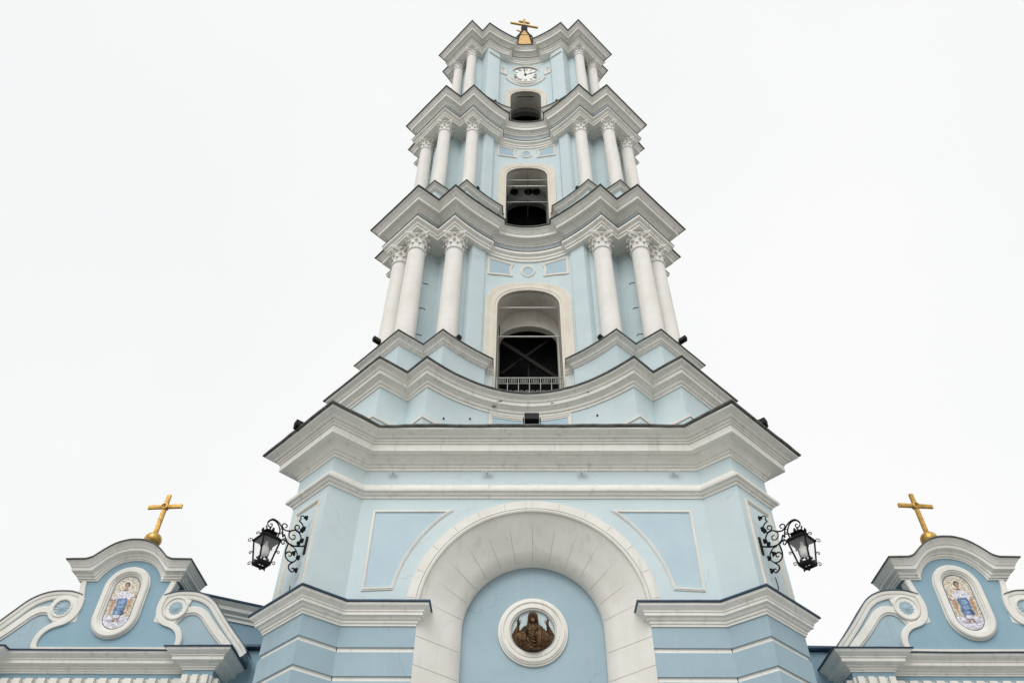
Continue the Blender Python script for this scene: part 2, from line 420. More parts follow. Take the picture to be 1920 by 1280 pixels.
# frames on diagonal faces of lower storey
DC = (MAIN['B'][0] + MAIN['B'][1]) / 2
def diag(sgn, s, z, d):   # s along diagonal face (towards the outside), d proud
    q = d / math.sqrt(2); t = s / math.sqrt(2)
    return (sgn * (DC + t + q), -(DC - t + q), z)
for sgn in (-1, 1):
    mb = MB(); path = [(-.62, 12.9), (-.62, 16.05), (.62, 16.05), (.62, 12.9)]
    rows = []
    for h, d in [(0, 0), (0, .03), (.03, .035), (.04, .06), (.08, .065), (.09, 0)]:
        rows.append([diag(sgn, s * (1 + h / .62), z + (h if z > 15 else -h), d) for s, z in path])
    mb.grid(rows, closed_u=True); mb.build('panel_frame', WARM, tower, 30)

loftobj('string_course', CORN, half_main, MAIN, [(-.02, 16.52), (.04, 16.52), (.05, 16.60), (.12, 16.62), (.14, 16.68), (.23, 16.71), (.25, 16.78), (.25, 16.80), (.03, 16.93), (.025, 17.08), (-.02, 17.08)], tower)
loftobj('main_cornice', CORN, half_main, MAIN, [(-.02, 17.66), (.05, 17.66), (.05, 17.75), (.03, 17.755), (.10, 17.77), (.10, 17.85), (.08, 17.855), (.16, 17.88), (.20, 17.96), (.30, 18.03), (.36, 18.05), (.38, 18.09), (.61, 18.095), (.61, 18.36), (.585, 18.365), (.66, 18.38), (.66, 18.44), (.64, 18.445), (.71, 18.46), (.71, 18.53), (.69, 18.535), (.80, 18.56), (.83, 18.63), (.93, 18.65), (1.0, 18.70), (1.05, 18.71), (1.05, 18.78)], tower)
loftobj('main_cornice_roof', ROOF, half_main, MAIN, [(.94, 18.785), (1.13, 18.79), (1.145, 18.81), (1.14, 18.86), (-.9, 19.3)], tower, j=.045)
# mid cornice: stops either side of the niche
def mid_part(sgn, prof, name, m, ext=0, j=.004):
    rows = []
    for o, z in prof:
        v = (MAIN['V'][0] - .414 * o, MAIN['V'][1] + o); b = (MAIN['B'][0], MAIN['B'][1] + 1.414 * o)
        q = [(NR + .04 - o, MAIN['V'][1] - .45), (NR + .04 - o, MAIN['V'][1] + o)] + seg((NR + .04 - o, MAIN['V'][1] + o), v, 8)[1:] + seg(v, b, 6) + seg(b, (b[1], b[0]), 10) + seg((b[1], b[0]), (v[1], v[0]), 6) + [(v[1], v[0]), (v[1], -6)]
        rows.append([(sgn * u, -w, z + jit((u, w, z * .3), j)) for u, w in q])
    mb = MB(); mb.grid(rows); return mb.build(name, m, tower, 30)
for sgn in (-1, 1):
    mid_part(sgn, [(-.02, 12.02), (.04, 12.02), (.04, 12.08), (.08, 12.10), (.08, 12.17), (.13, 12.19), (.17, 12.26), (.24, 12.28), (.24, 12.37), (.27, 12.38), (.27, 12.42), (.33, 12.48), (.39, 12.53), (.41, 12.60)], 'impost_cornice', CORN)
    mid_part(sgn, roof_prof(.40, 12.62, .05, -.3, .12), 'impost_cornice_roof', BMET, j=.008)

# pedestal storey
loftobj('pedestal_wall', BLUE, half_ped, PED, [(0.28, 18.6), (0.28, 19.74), (0, 19.86), (0, 21.6)], tower)
loftobj('pedestal_band', CREAM, half_ped, PED, [(0.275, 19.68), (0.315, 19.68), (0.315, 19.80), (-.01, 19.96)], tower)
loftobj('pedestal_cornice', CORN, half_ped, PED, [(-.02, 21.50), (.05, 21.50), (.05, 21.60), (.12, 21.62), (.12, 21.74), (.20, 21.77), (.21, 21.81), (.33, 21.83), (.33, 21.99), (.385, 22.005), (.39, 22.09), (.42, 22.14), (.48, 22.17), (.57, 22.18), (.59, 22.25)], tower)
loftobj('pedestal_cornice_roof', ROOF, half_ped, PED, roof_prof(.59, 22.26, .06, -1.6, .3), tower, j=.02)
cpv = lambda u: PED['a'] + (PED['A'][1] - PED['a']) * (u / PED['A'][0]) ** 2
mb = MB(); n = 16
rows = [[(u, -(cpv(u) + .012), z) for u in [-1.5 + 3 * i / n for i in range(n + 1)]] for z in (20.3, 21.3)]
mb.grid(rows); mb.build('blue_panel', BLUD, tower, 30)
mb = MB(); sweep(mb, [(-1.5 + 3 * i / n, 21.3) for i in range(n + 1)] + [(1.5 - 3 * i / n, 20.3) for i in range(n + 1)], [(0, 0), (0, .04), (.06, .05), (.07, .08), (.13, .08), (.13, 0)], cpv, closed=True)
mb.build('panel_frame', CREAM, tower, 30)

# ------------------------------------------------------------------ columns
def capital_mesh(r, h):
    mb = MB()
    mb.lathe([(r * 1.0, 0), (r * 1.14, .02 * h), (r * 1.16, .06 * h), (r * 1.0, .09 * h), (r * .98, .3 * h), (r * 1.02, .6 * h), (r * 1.2, .82 * h), (r * 1.28, .86 * h)], n=20)
    # leaves, two tiers
    for tier, (z0, z1, cnt, ph) in enumerate(((.08, .50, 8, 0), (.34, .74, 8, math.pi / 8))):
        for k in range(cnt):
            a = ph + 2 * math.pi * k / cnt; ca, sa = math.cos(a), math.sin(a)
            rows = []
            for i in range(7):
                t = i / 6; w = r * (.32 * math.sin(math.pi * min(1, .18 + t * .8)) + .04) * (1 if tier == 0 else .95)
                rad = r * (1.03 + .05 * t + .36 * max(0, t - .45) ** 1.3 * 2 + .1 * tier); z = (z0 + (z1 - z0) * math.sin(t * math.pi / 2 * 1.25)) * h
                rows.append([(ca * (rad - abs(q) * .06 * r + (.05 * r if abs(q) == .5 else 0)) - sa * w * q, sa * (rad - abs(q) * .06 * r + (.05 * r if abs(q) == .5 else 0)) + ca * w * q, z) for q in (-1, -.5, 0, .5, 1)])
            mb.grid(rows)
            mb.sphere((ca * r * (1.36 + .1 * tier), sa * r * (1.36 + .1 * tier), (z1 - .03) * h), r * .13, 8, 5, (1, 1, .8))
    # diagonal volutes
    for k in range(4):
        a = math.pi / 4 + k * math.pi / 2; d = Vector((math.cos(a), math.sin(a), 0)); pz = Vector((0, 0, 1))
        c = d * r * 1.52 + pz * .74 * h
        pts = [d * r * 1.0 + pz * .45 * h, d * r * 1.12 + pz * .68 * h, d * r * 1.35 + pz * .84 * h]
        for i in range(13):
            t = i / 12; ang = math.pi * .6 - t * 3.2 * math.pi; rr = r * (.24 - .17 * t)
            pts.append(c + d * rr * math.cos(ang) + pz * rr * math.sin(ang))
        mb.tube(pts, r * .085, 6)
        mb.sphere(c, r * .12, 8, 6)
    for k in range(4):
        a = k * math.pi / 2; d = Vector((math.cos(a), math.sin(a), 0)); tn = Vector((-d.y, d.x, 0))
        c = d * r * 1.33 + Vector((0, 0, .84 * h))
        for j in range(5): mb.sphere(c + (tn * math.cos(j * 1.257) + Vector((0, 0, 1)) * math.sin(j * 1.257)) * r * .12, r * .1, 8, 5)
        mb.sphere(c + d * .05 * r, r * .08, 8, 5)
        for q in (-1, 1):
            cc = d * r * 1.2 + tn * q * r * .34 + Vector((0, 0, .72 * h)); pts = []
            for i in range(9):
                t = i / 8; ang = -.5 * math.pi + q * t * 2.6 * math.pi; rr = r * (.2 - .13 * t)
                pts.append(cc + tn * rr * math.cos(ang) + Vector((0, 0, 1)) * rr * math.sin(ang))
            mb.tube(pts, r * .06, 5)
    # abacus with hollowed sides
    def ab(s, z):
        o = []
        for k in range(4):
            a = k * math.pi / 2
            for t in (-1, -.86, -.5, 0, .5, .86):
                x = 1.42 - .22 * (1 - t * t) if abs(t) < 1 else 1.36; y = t * 1.42
                o.append(((x * math.cos(a) - y * math.sin(a)) * r * s, (x * math.sin(a) + y * math.cos(a)) * r * s, z))
        return o
    rows = [ab(.9, .86 * h), ab(.94, .9 * h), ab(1, .93 * h), ab(1, 1.0 * h)]
    b = mb.grid(rows, closed_u=True); mb.face([b[0] + i for i in range(24)][::-1]); mb.face([b[-1] + i for i in range(24)])
    return mb
def make_column(r0, r1, z0, zt, h, first_loc):
    """shaft with base z0..zt, capital height h above"""
    H = zt - z0
    mb = MB()
    prof = [(r0 * (1 - (1 - r1 / r0) * (t / 12) ** 1.6), z0 + .45 * r0 + (H - .45 * r0) * t / 12) for t in range(13)]
    prof = [(r0 * 1.06, z0 + .40 * r0)] + prof
    mb.lathe(prof, n=28, wob=lambda t, z: 1 + .006 * noise.noise(Vector((math.cos(t), math.sin(t), z * .8))))
    o = mb.build('column', COLM, tower, 40)
    b = MB(); b.box((0, 0, z0 + .1 * r0), (2.5 * r0, 2.5 * r0, .2 * r0))
    b.lathe([(r0 * 1.1, z0 + .2 * r0), (r0 * 1.22, z0 + .24 * r0), (r0 * 1.25, z0 + .32 * r0), (r0 * 1.18, z0 + .4 * r0), (r0 * 1.08, z0 + .44 * r0)], n=24)
    bo = b.build('column_base', COLM, o, 30)
    c = capital_mesh(r1, h); co = c.build('capital', COLM, o, 30); co.location = (0, 0, zt)
    o.location = (first_loc[0], -first_loc[1], 0)
    return o
def place_columns(proto, spots, phase=None):
    """spots in (u,v) for one quarter; first one is the prototype's place"""
    first = True
    for k in range(4):
        for (u, v) in spots:
            for (a, b) in ((u, v), (-u, v)):
                x, y = a, b
                for _ in range(k): x, y = y, -x
                if first:
                    first = False; proto.location = (x, -y, 0); continue
                if (x, y) == (spots[0][0], spots[0][1]) and k == 0: continue
                inst(proto, tower, (x, -y, 0), (math.pi / 4 if False else 0))
    return

# ------------------------------------------------------------------ upper storeys
def bay(st, zb, zt, vofs, w, zs, rise, halfw, tun, name_m=BLUE, jambw=.5, sill=None, inner=None, back=None):
    """curved wall with arched opening, its cream surround and tunnel, for the four sides"""
    vf = lambda u: st['a'] + vofs + st['b'] * u * u
    zo = lambda u: zs + rise * math.sqrt(max(0, 1 - (u / w) ** 2))
    us = sorted(set([round(-halfw + 2 * halfw * i / 20, 5) for i in range(21) if abs(-halfw + 2 * halfw * i / 20) > w] + [round(w * math.cos(math.pi * i / 24), 5) for i in range(25)]))
    objs = []
    mb = MB()
    for a, b in zip(us[:-1], us[1:]):
        if a >= -w - 1e-4 and b <= w + 1e-4:
            mb.grid([[(a, -vf(a), zt), (b, -vf(b), zt)], [(a, -vf(a), zo(a)), (b, -vf(b), zo(b))]])
            if sill and sill > zb: mb.grid([[(a, -vf(a), sill), (b, -vf(b), sill)], [(a, -vf(a), zb), (b, -vf(b), zb)]])
        else:
            mb.grid([[(a, -vf(a), zt), (b, -vf(b), zt)], [(a, -vf(a), zb), (b, -vf(b), zb)]])
    objs.append(mb.build('bay_wall', name_m, tower, 30))
    outline = [(-w, sill or zb)] + [(u, zo(u)) for u in [-w * math.cos(math.pi * i / 24) for i in range(25)]] + [(w, sill or zb)]
    # surround
    mb = MB()
    sweep(mb, outline, [(0, -.12), (0, .05), (.10, .055), (.11, .08), (jambw * .42, .085), (jambw * .45, .055), (jambw * .6, .06), (jambw * .72, .085), (jambw * .95, .085), (jambw, .05), (jambw, 0)], vf)
    objs.append(mb.build('window_surround', WARM, tower, 35))
    # tunnel
    mb = MB(); depth = tun
    vb = vf(0) - depth
    mb.grid([[(u, -(vf(u) - .02), z) for u, z in outline], [(u, -vb, z) for u, z in outline]])
    objs.append(mb.build('window_reveal', REVL, tower, 60))
    # inner doorway wall at the back of the tunnel, room behind coloured near-black as its shade
    iw, izs, irise = inner
    mb = MB()
    zi_ = lambda u: izs + irise * math.sqrt(max(0, 1 - (u / iw) ** 2))
    us2 = sorted(set([-w, w] + [round(iw * math.cos(math.pi * i / 16), 5) for i in range(17)]))
    for a, b in zip(us2[:-1], us2[1:]):
        lo = (lambda u: zi_(u)) if a >= -iw - 1e-4 and b <= iw + 1e-4 else (lambda u: sill or zb)
        mb.grid([[(a, -vb, zo(0) + .1), (b, -vb, zo(0) + .1)], [(a, -vb, lo(a)), (b, -vb, lo(b))]])
        if a >= -iw - 1e-4 and b <= iw + 1e-4: mb.grid([[(a, -vb, zi_(a)), (b, -vb, zi_(b))], [(a, -vb + .35, zi_(a)), (b, -vb + .35, zi_(b))]])
    for s_ in (-1, 1): mb.grid([[(s_ * iw, -vb, izs), (s_ * iw, -vb + .35, izs)], [(s_ * iw, -vb, sill or zb), (s_ * iw, -vb + .35, sill or zb)]])
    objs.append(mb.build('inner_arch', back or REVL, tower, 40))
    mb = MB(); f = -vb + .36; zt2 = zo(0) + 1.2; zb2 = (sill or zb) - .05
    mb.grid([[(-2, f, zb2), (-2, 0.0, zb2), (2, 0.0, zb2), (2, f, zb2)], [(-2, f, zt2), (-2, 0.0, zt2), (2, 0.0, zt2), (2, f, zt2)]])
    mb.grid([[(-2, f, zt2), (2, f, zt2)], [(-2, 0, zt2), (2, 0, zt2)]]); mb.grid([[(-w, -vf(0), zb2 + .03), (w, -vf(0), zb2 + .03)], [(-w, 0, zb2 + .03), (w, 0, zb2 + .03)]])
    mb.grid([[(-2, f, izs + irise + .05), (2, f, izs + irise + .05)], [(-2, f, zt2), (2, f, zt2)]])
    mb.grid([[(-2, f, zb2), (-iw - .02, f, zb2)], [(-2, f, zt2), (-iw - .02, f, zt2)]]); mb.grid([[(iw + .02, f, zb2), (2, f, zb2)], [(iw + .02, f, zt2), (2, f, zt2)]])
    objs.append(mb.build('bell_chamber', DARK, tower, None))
    for o in objs:
        for k in (1, 2, 3):
            c = o.copy(); COL.objects.link(c); c.parent = tower; c.rotation_euler = (0, 0, k * math.pi / 2)
    return vf, zo
def core(st, quarter, z0, z1, m=BLUE):
    """walls of the corner piers between the bays; quarter = half outline from bay edge to the diagonal"""
    for k in range(4):
        mb = MB(); q = [quarter[0]] + quarter[1:]
        line = q + [(v, u) for u, v in reversed(q)]
        L = []
        for u, v in line:
            for _ in range(k): u, v = v, -u
            L.append((u, -v))
        mb.grid([[(x, y, z0) for x, y in L], [(x, y, (z0 + z1) / 2) for x, y in L], [(x, y, z1) for x, y in L]])
        mb.build('corner_pier', m, tower, 50)
def entab(st, za, zf, zc, ztop, oc, oa=.2):
    """architrave za..zf, frieze ..zc, cornice ..ztop"""
    loftobj('architrave', CORN, half_upper, st, [(-1.2, za), (-.03, za), (-.03, za + .015), (0, za + .015), (0, za + .16), (-.02, za + .165), (.06, za + .18), (.06, za + .33), (.04, za + .335), (oa - .03, za + .38), (oa, za + .40), (oa, zf), (0, zf + .02)], tower)
    loftobj('frieze', FRZ, half_upper, st, [(.02, zf - .02), (.0, zf + .02), (.0, zc + .03)], tower)
    d = ztop - zc; k = oc
    P = [(0, zc - .02), (.06, zc), (.06, zc + .12 * d), (.12, zc + .14 * d), (.12, zc + .24 * d), (.18, zc + .27 * d), (.20, zc + .33 * d), (.24, zc + .355 * d),
         (.60 * k, zc + .36 * d), (.60 * k, zc + .66 * d), (.68 * k, zc + .68 * d), (.68 * k, zc + .77 * d), (.74 * k, zc + .785 * d), (.76 * k, zc + .87 * d), (.82 * k, zc + .92 * d), (k - .05, zc + .94 * d), (k - .03, ztop)]
    loftobj('cornice', CORN, half_upper, st, P, tower)
    loftobj('architrave_flashing', ROOF, half_upper, st, [(oa - .02, zf + .004), (oa + .03, zf + .006), (oa + .03, zf + .03), (0, zf + .09)], tower, j=.008)
    loftobj('cornice_roof', ROOF, half_upper, st, roof_prof(k - .04, ztop + .02, .075, -1.2, .25), tower, j=.03)
def plinth(st, z0, zw, zt, o, w):
    loft_open('plinth_wall', BLUE, st, w, [(.0, z0), (0, zw + .02)], tower)
    d = zt - zw
    loft_open('plinth_cornice', CORN, st, w, [(-.02, zw), (.04, zw), (.04, zw + .12 * d), (.02, zw + .125 * d), (.08, zw + .14 * d), (.08, zw + .30 * d), (.06, zw + .305 * d), (.13, zw + .33 * d), (.14, zw + .50 * d), (.16, zw + .64 * d), (.20, zw + .76 * d), (o - .06, zw + .84 * d), (o - .03, zw + .86 * d), (o - .03, zt)], tower)
    loft_open('plinth_roof', ROOF, st, w, roof_prof(o - .04, zt + .01, .05, -1.0, .12), tower, j=.012)

# storey 2
plinth(S2, 22.1, 24.2, 24.58, .35, 1.53)
C2 = [(2.1, 4.93 + .14 * 4.4 - .25), (2.12, 5.50), (2.12, 5.52), (2.72, 5.98), (2.78, 5.95), (3.0, 5.72), (3.57, 5.98), (4.46, 5.12), (5.41, 5.80)]
core(S2, C2, 24.5, 32.35)
vf2, zo2 = bay(S2, 22.3, 32.35, -.08, 1.47, 28.7, 1.5, 2.12, 1.35, inner=(1.38, 28.15, .95), jambw=.56, sill=22.4)
entab(S2, 32.30, 32.85, 33.45, 34.20, .74)
c2 = make_column(.47, .42, 24.62, 31.15, 1.13, (5.41, 6.27))
place_columns(c2, [(3.57, 6.30), (5.41, 6.27), (6.27, 5.41), (6.30, 3.57)][:3] if False else [(3.57, 6.30), (5.41, 6.27)])
# storey 3
plinth(S3, 34.1, 35.85, 36.15, .30, 1.25)
C3 = [(1.95, 4.62 + .14 * 3.8 - .2), (1.97, 5.25), (1.97, 5.27), (2.42, 5.62), (2.5, 5.6), (2.7, 5.42), (3.16, 5.75), (4.0, 5.0), (4.84, 5.55)]
core(S3, C3, 36.1, 43.7)
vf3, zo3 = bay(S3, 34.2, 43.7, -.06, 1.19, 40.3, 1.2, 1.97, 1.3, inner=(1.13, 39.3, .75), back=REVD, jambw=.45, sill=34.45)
entab(S3, 43.60, 44.12, 44.9, 45.72, .56)
c3 = make_column(.385, .345, 36.2, 42.65, .95, (3.2, 6.0))
place_columns(c3, [(3.2, 6.0), (4.84, 6.03)])
# storey 4
plinth(S4, 45.6, 47.7, 47.95, .25, 1.08)
C4 = [(1.8, 4.0 + .14 * 3.2 - .2), (1.82, 4.72), (1.82, 4.74), (2.57, 5.24), (2.62, 5.24), (3.11, 4.35), (3.55, 4.6)]
core(S4, C4, 47.8, 56.1)
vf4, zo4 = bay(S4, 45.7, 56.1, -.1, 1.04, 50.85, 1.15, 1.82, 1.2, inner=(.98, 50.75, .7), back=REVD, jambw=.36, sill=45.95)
entab(S4, 56.0, 56.45, 56.95, 57.75, .62)
c4 = make_column(.35, .315, 48.0, 55.1, .9, (3.83, 4.85))
place_columns(c4, [(3.83, 4.83)])
# moulded caps of the wide pilasters on the clock storey
for sgn in (-1, 1):
    mb = MB(); a = (1.80, 4.76); b = (2.58, 5.28)
    mb.grid([[(sgn * (p[0] - .02 + q * -.55), -(p[1] + q * .83), z) for p in (a, b)] for q, z in ((0, 55.2), (.05, 55.22), (.07, 55.3), (0, 55.34))]); mb.build('pilaster_cap', CREAM, tower, None)

# decorative panels above the arches
def bay_panels(vf, pts_trap, oz, orx, orz):
    for sgn in (-1, 1):
        poly = [(sgn * u, z) for u, z in pts_trap]
        mb = MB(); mb.prism(poly, .006, .014, lambda x, y, d: (x, -(vf(x) + d), y)); mb.build('blue_panel', BLUD, tower, None)
        mb = MB(); sweep(mb, poly, [(-.01, 0), (-.01, .04), (.03, .05), (.09, .05), (.09, 0)], vf, closed=True, hsign=-sgn); mb.build('panel_frame', WARM, tower, 30)
    mb = MB(); pl = arcpts(orx, oz, 2 * math.pi, 0, 28, orz)[:-1]; mb.prism(pl, .006, .014, lambda x, y, d: (x, -(vf(x) + d), y)); mb.build('oval_panel', BLUD, tower, None)
    mb = MB(); sweep(mb, pl, [(-.01, 0), (-.01, .04), (.03, .055), (.08, .05), (.09, 0)], vf, closed=True); mb.build('oval_frame', WARM, tower, 30)
bay_panels(vf2, [(.86, 31.22), (1.3, 31.16), (1.9, 30.92), (1.9, 32.02), (.82, 32.02), (.9, 31.8), (.92, 31.5)][::1], 31.62, .27, .34)
bay_panels(vf3, [(.72, 42.6), (1.15, 42.55), (1.65, 42.35), (1.65, 43.35), (.7, 43.35), (.78, 43.1), (.8, 42.8)], 43.0, .25, .3)

# tie rods, railings
def rod(u, v, z, r=.03, name='tie_rod', m=WHIT):
    mb = MB(); mb.tube([(-u, -v, z), (u, -v, z)], r, 8); return mb.build(name, m, tower, 40)
rod(1.5, 4.5, 29.27, .035); rod(1.5, 3.9, 27.9, .035); rod(1.2, 4.2, 40.64, .03); rod(1.2, 3.9, 38.86, .025); rod(1.05, 3.6, 51.81, .022, 'tie_rod', IRON)
mb = MB()
RV = 5.3; z1, z2, z0 = 23.98, 23.66, 23.10
mb.box((0, -RV, z1), (2.94, .06, .04)); mb.box((0, -RV, z2), (2.94, .03, .02))
for i in range(7):
    x = -1.40 + i * 2.8 / 6
    mb.box((x, -RV, (z1 + z0) / 2), (.028, .028, z1 - z0))
    if i < 6:
        xc = x + .2333
        for q in (-1, 0, 1):
            for w in (-.06, .06): mb.tube([(xc + q * .1 + .055 * math.cos(a), -RV, (z1 + z2) / 2 + w + .055 * math.sin(a)) for a in [k * math.pi / 5 for k in range(10)]], .010, 5, closed=True)
        for q in (-1, 1): mb.tube([(xc + q * .11 + .1 * math.cos(a) * (1 - k / 18), -RV, z0 + .10 + .1 * math.sin(a) * (1 - k / 18)) for k, a in enumerate([-1.5 + j * .6 for j in range(12)])], .013, 5)
mb.build('balcony_railing', RAIL, tower, 40)
# diagonal timbers in the dark chamber
for (a, b, w) in (((-1.5, -3.0, 28.6), (1.5, -3.0, 25.9), .12), ((1.5, -2.6, 29.4), (-1.3, -2.6, 26.7), .08), ((0, -2.8, 27.2), (0, -2.8, 24.4), .04)):
    mb = MB(); mb.tube([a, b], w, 4); mb.build('timber_brace', WOOD, tower, None)

# chips in the pedestal cornice, fixings on the walls
for (u, o, z, r) in ((-1.22, .35, 21.93, .055), (-1.32, .35, 21.88, .035), (-1.42, .22, 21.72, .05), (2.3, .4, 21.98, .03), (.9, .35, 21.9, .04)):
    mb = MB(); v = cpv(u) + o - .01; n_ = 9
    mb.lathe([(r * .2, 0), (r, .012), (r * .8, .03)], (0, 0, 0), n_, True, Matrix.Rotation(R(90), 3, 'X'), lambda t, z_: 1 + .35 * math.sin(3 * t + u * 9)); q_ = mb.build('plaster_chip', CHIP, tower, None); q_.location = (u, -v + .02, z); q_.scale = (1.8, 1, .8)
for (u, z) in ((-2.35, 20.9), (2.6, 20.95), (-3.3, 20.4)):
    mb = MB(); mb.tube([(u, -cpv(u) + .02, z), (u, -cpv(u) - .06, z)], .035, 6); mb.build('wall_fixing', IRON, tower, None)
for sgn in (-1, 1):
    for z in (25.9, 27.6, 29.3):
        mb = MB(); mb.tube([(sgn * 4.97, -6.05, z), (sgn * 4.75, -6.0, z), (sgn * 4.72, -6.0, z - .08)], .022, 5); mb.build('cable_bracket', IRON, tower, None)
# rust streak below the clock, rope and netting rail in the arches
mb = MB(); mb.tube([(.05, -4.6, 41.0), (.07, -4.3, 38.9), (.03, -4.2, 37.0)], .012, 4); mb.build('bell_rope', WOOD, tower, None)

# clock
CV = vf4(0) + .05; CZ = 54.30; CR = 1.10
clock = MB()
def ringface(r): return arcpts(r, CZ, 2 * math.pi, 0, 64)[:-1]
sweep(clock, ringface(CR + .30), [(0, -.02), (0, .10), (-.06, .12), (-.08, .08), (-.20, .08), (-.22, .13), (-.30, .13), (-.32, .02)], lambda u: CV, closed=True)
cf = clock.build('clock', CREAM, tower, 30)
mb = MB(); pl = ringface(CR + .01); mb.add([(u, -CV - .03, z) for u, z in pl]); mb.face(range(len(pl))); mb.build('clock_dial', DIAL, cf, None)
mb = MB()
def stroke(cx, cz, ang, x0, y0, x1, y1, w):
    # local numeral coords (x right, y outward) rotated by ang
    c, s = math.cos(ang), math.sin(ang)
    P = [Vector((x0, y0)), Vector((x1, y1))]; d = (P[1] - P[0]).normalized(); nn = Vector((-d.y, d.x)) * w / 2
    q = [P[0] + nn, P[1] + nn, P[1] - nn, P[0] - nn]
    q = [(cx + p.x * c + p.y * s, cz - p.x * s + p.y * c) for p in q]
    mb.prism(q, .034, .042, lambda x, y, dd: (x, -(CV + dd), y))
nums = ['XII', 'I', 'II', 'III', 'IIII', 'V', 'VI', 'VII', 'VIII', 'IX', 'X', 'XI']
for i, t in enumerate(nums):
    ang = i * math.pi / 6; rr = .80; cx, cz = rr * math.sin(ang), CZ + rr * math.cos(ang)
    wd = {'I': .085, 'V': .16, 'X': .16}; tot = sum(wd[c] for c in t); x = -tot / 2; h = .16
    for c in t:
        w = wd[c]; xm = x + w / 2
        if c == 'I': stroke(cx, cz, ang, xm, -h, xm, h, .034)
        if c == 'V': stroke(cx, cz, ang, xm - .055, h, xm, -h, .036); stroke(cx, cz, ang, xm + .055, h, xm, -h, .024)
        if c == 'X': stroke(cx, cz, ang, xm - .055, h, xm + .055, -h, .036); stroke(cx, cz, ang, xm + .055, h, xm - .055, -h, .024)
        x += w
for i in range(60):
    a = i * math.pi / 30; stroke(1.03 * math.sin(a), CZ + 1.03 * math.cos(a), a, 0, -.02, 0, .02, .02 if i % 5 else .04)
mb.build('clock_numerals', IRON, cf, None)
mb = MB()
sweep(mb, ringface(CR + .0), [(0, .03), (0, .06), (-.03, .06), (-.03, .03)], lambda u: CV, closed=True)
mb.build('clock_rim', IRON, cf, None)
mb = MB()
a = R(-6); stroke(.0, CZ, a, 0, -.2, 0, .98, .05); mb.lathe([(.07, 0), (.07, .07)], (0, -CV - .03, CZ), 12, True, Matrix.Rotation(R(90), 3, 'X')); mb.build('minute_hand', IRON, cf, None)
mb = MB(); a = R(60); stroke(0, CZ, a, 0, -.15, 0, .55, .06); stroke(0, CZ, a, -.07, .42, 0, .62, .04); stroke(0, CZ, a, .07, .42, 0, .62, .04); mb.build('hour_hand', IRON, cf, None)
# scrolls and drip frame either side of the clock
for sgn in (-1, 1):
    mb = MB()
    mb.prism([(sgn * 1.3, CZ - .42), (sgn * 1.78, CZ - .42), (sgn * 1.78, CZ + .1), (sgn * 1.38, CZ + .22)], 0, .07, lambda x, y, d: (x, -(vf4(x) + d), y))
    for zc_, rr_ in ((CZ + .28, .17), (CZ - .05, .1)):
        mb.tube([(sgn * (1.62 + rr_ * (1 - k / 20) * math.cos(k * .5)), -(vf4(1.6) + .07), zc_ + rr_ * (1 - k / 20) * math.sin(k * .5)) for k in range(18)], .035, 6)
    mb.build('clock_scroll', CREAM, tower, 40)
mb = MB(); sweep(mb, arcpts(1.62, CZ - .15, math.pi * 1.16, math.pi * 1.84, 24, 1.42), [(0, 0), (0, .07), (.12, .08), (.14, .02)], vf4, hsign=1); mb.build('clock_apron', CREAM, tower, 30)

# spire and top cross
mb = MB()
n = 8
rows = [[(r * math.cos(math.pi / 8 + k * math.pi / 4), r * math.sin(math.pi / 8 + k * math.pi / 4), z) for k in range(8)] for r, z in ((3.4, 58.0), (2.9, 60), (1.75, 64.2), (1.12, 67.6), (.5, 69.6), (.2, 70.6))]
mb.grid(rows, closed_u=True); sp = mb.build('spire', GOLD, tower, None)
mb = MB()
for k in range(8): mb.tube([(p[k][0] * 1.01, p[k][1] * 1.01, p[k][2]) for p in rows], .075, 5)
mb.tube([rows[3][k] for k in range(8)], .04, 5, closed=True)
mb.build('spire_rib', IRON, sp, None)
mb = MB(); mb.lathe([(3.5, 57.5), (3.6, 57.9), (3.4, 58.2)], n=8); mb.build('spire_base', ROOF, tower, None)
tc_ = empty('spire_cross', (0, 0, 70.5), R(11))
tag(tc_, 'gilded three barred cross at the very tip of the bell tower', 'cross')
mb = MB(); mb.lathe([(.2, -.1), (.3, 0), (.3, .95), (.2, 1.1)], n=12); mb.build('collar', IRON, tc_, 40)
mb = MB(); mb.sphere((0, .25, 68.75), .72, 20, 12, (1, 1, .8)); mb.build('cupola', GOLD, sp, 60)
mb = MB(); mb.box((0, 0, 1.7), (.16, .14, 1.8)); mb.sphere((0, 0, 2.62), .12, 10, 8); mb.build('post', GOLD, tc_, 40)
for w, z, t in ((2.4, 1.5, 0), (.85, 2.15, 0)):
    mb = MB(); mb.box((0, 0, z), (w, .16, .16)); mb.sphere((-w / 2, 0, z), .11, 10, 6); mb.sphere((w / 2, 0, z), .11, 10, 6); mb.build('crossbar', GOLD, tc_, 40)
mb = MB(); mb.box((0, -.1, -.35), (1.5, .1, .1), Matrix.Rotation(R(22), 3, 'Y')); mb.build('footbar', GOLD, tc_, 40)

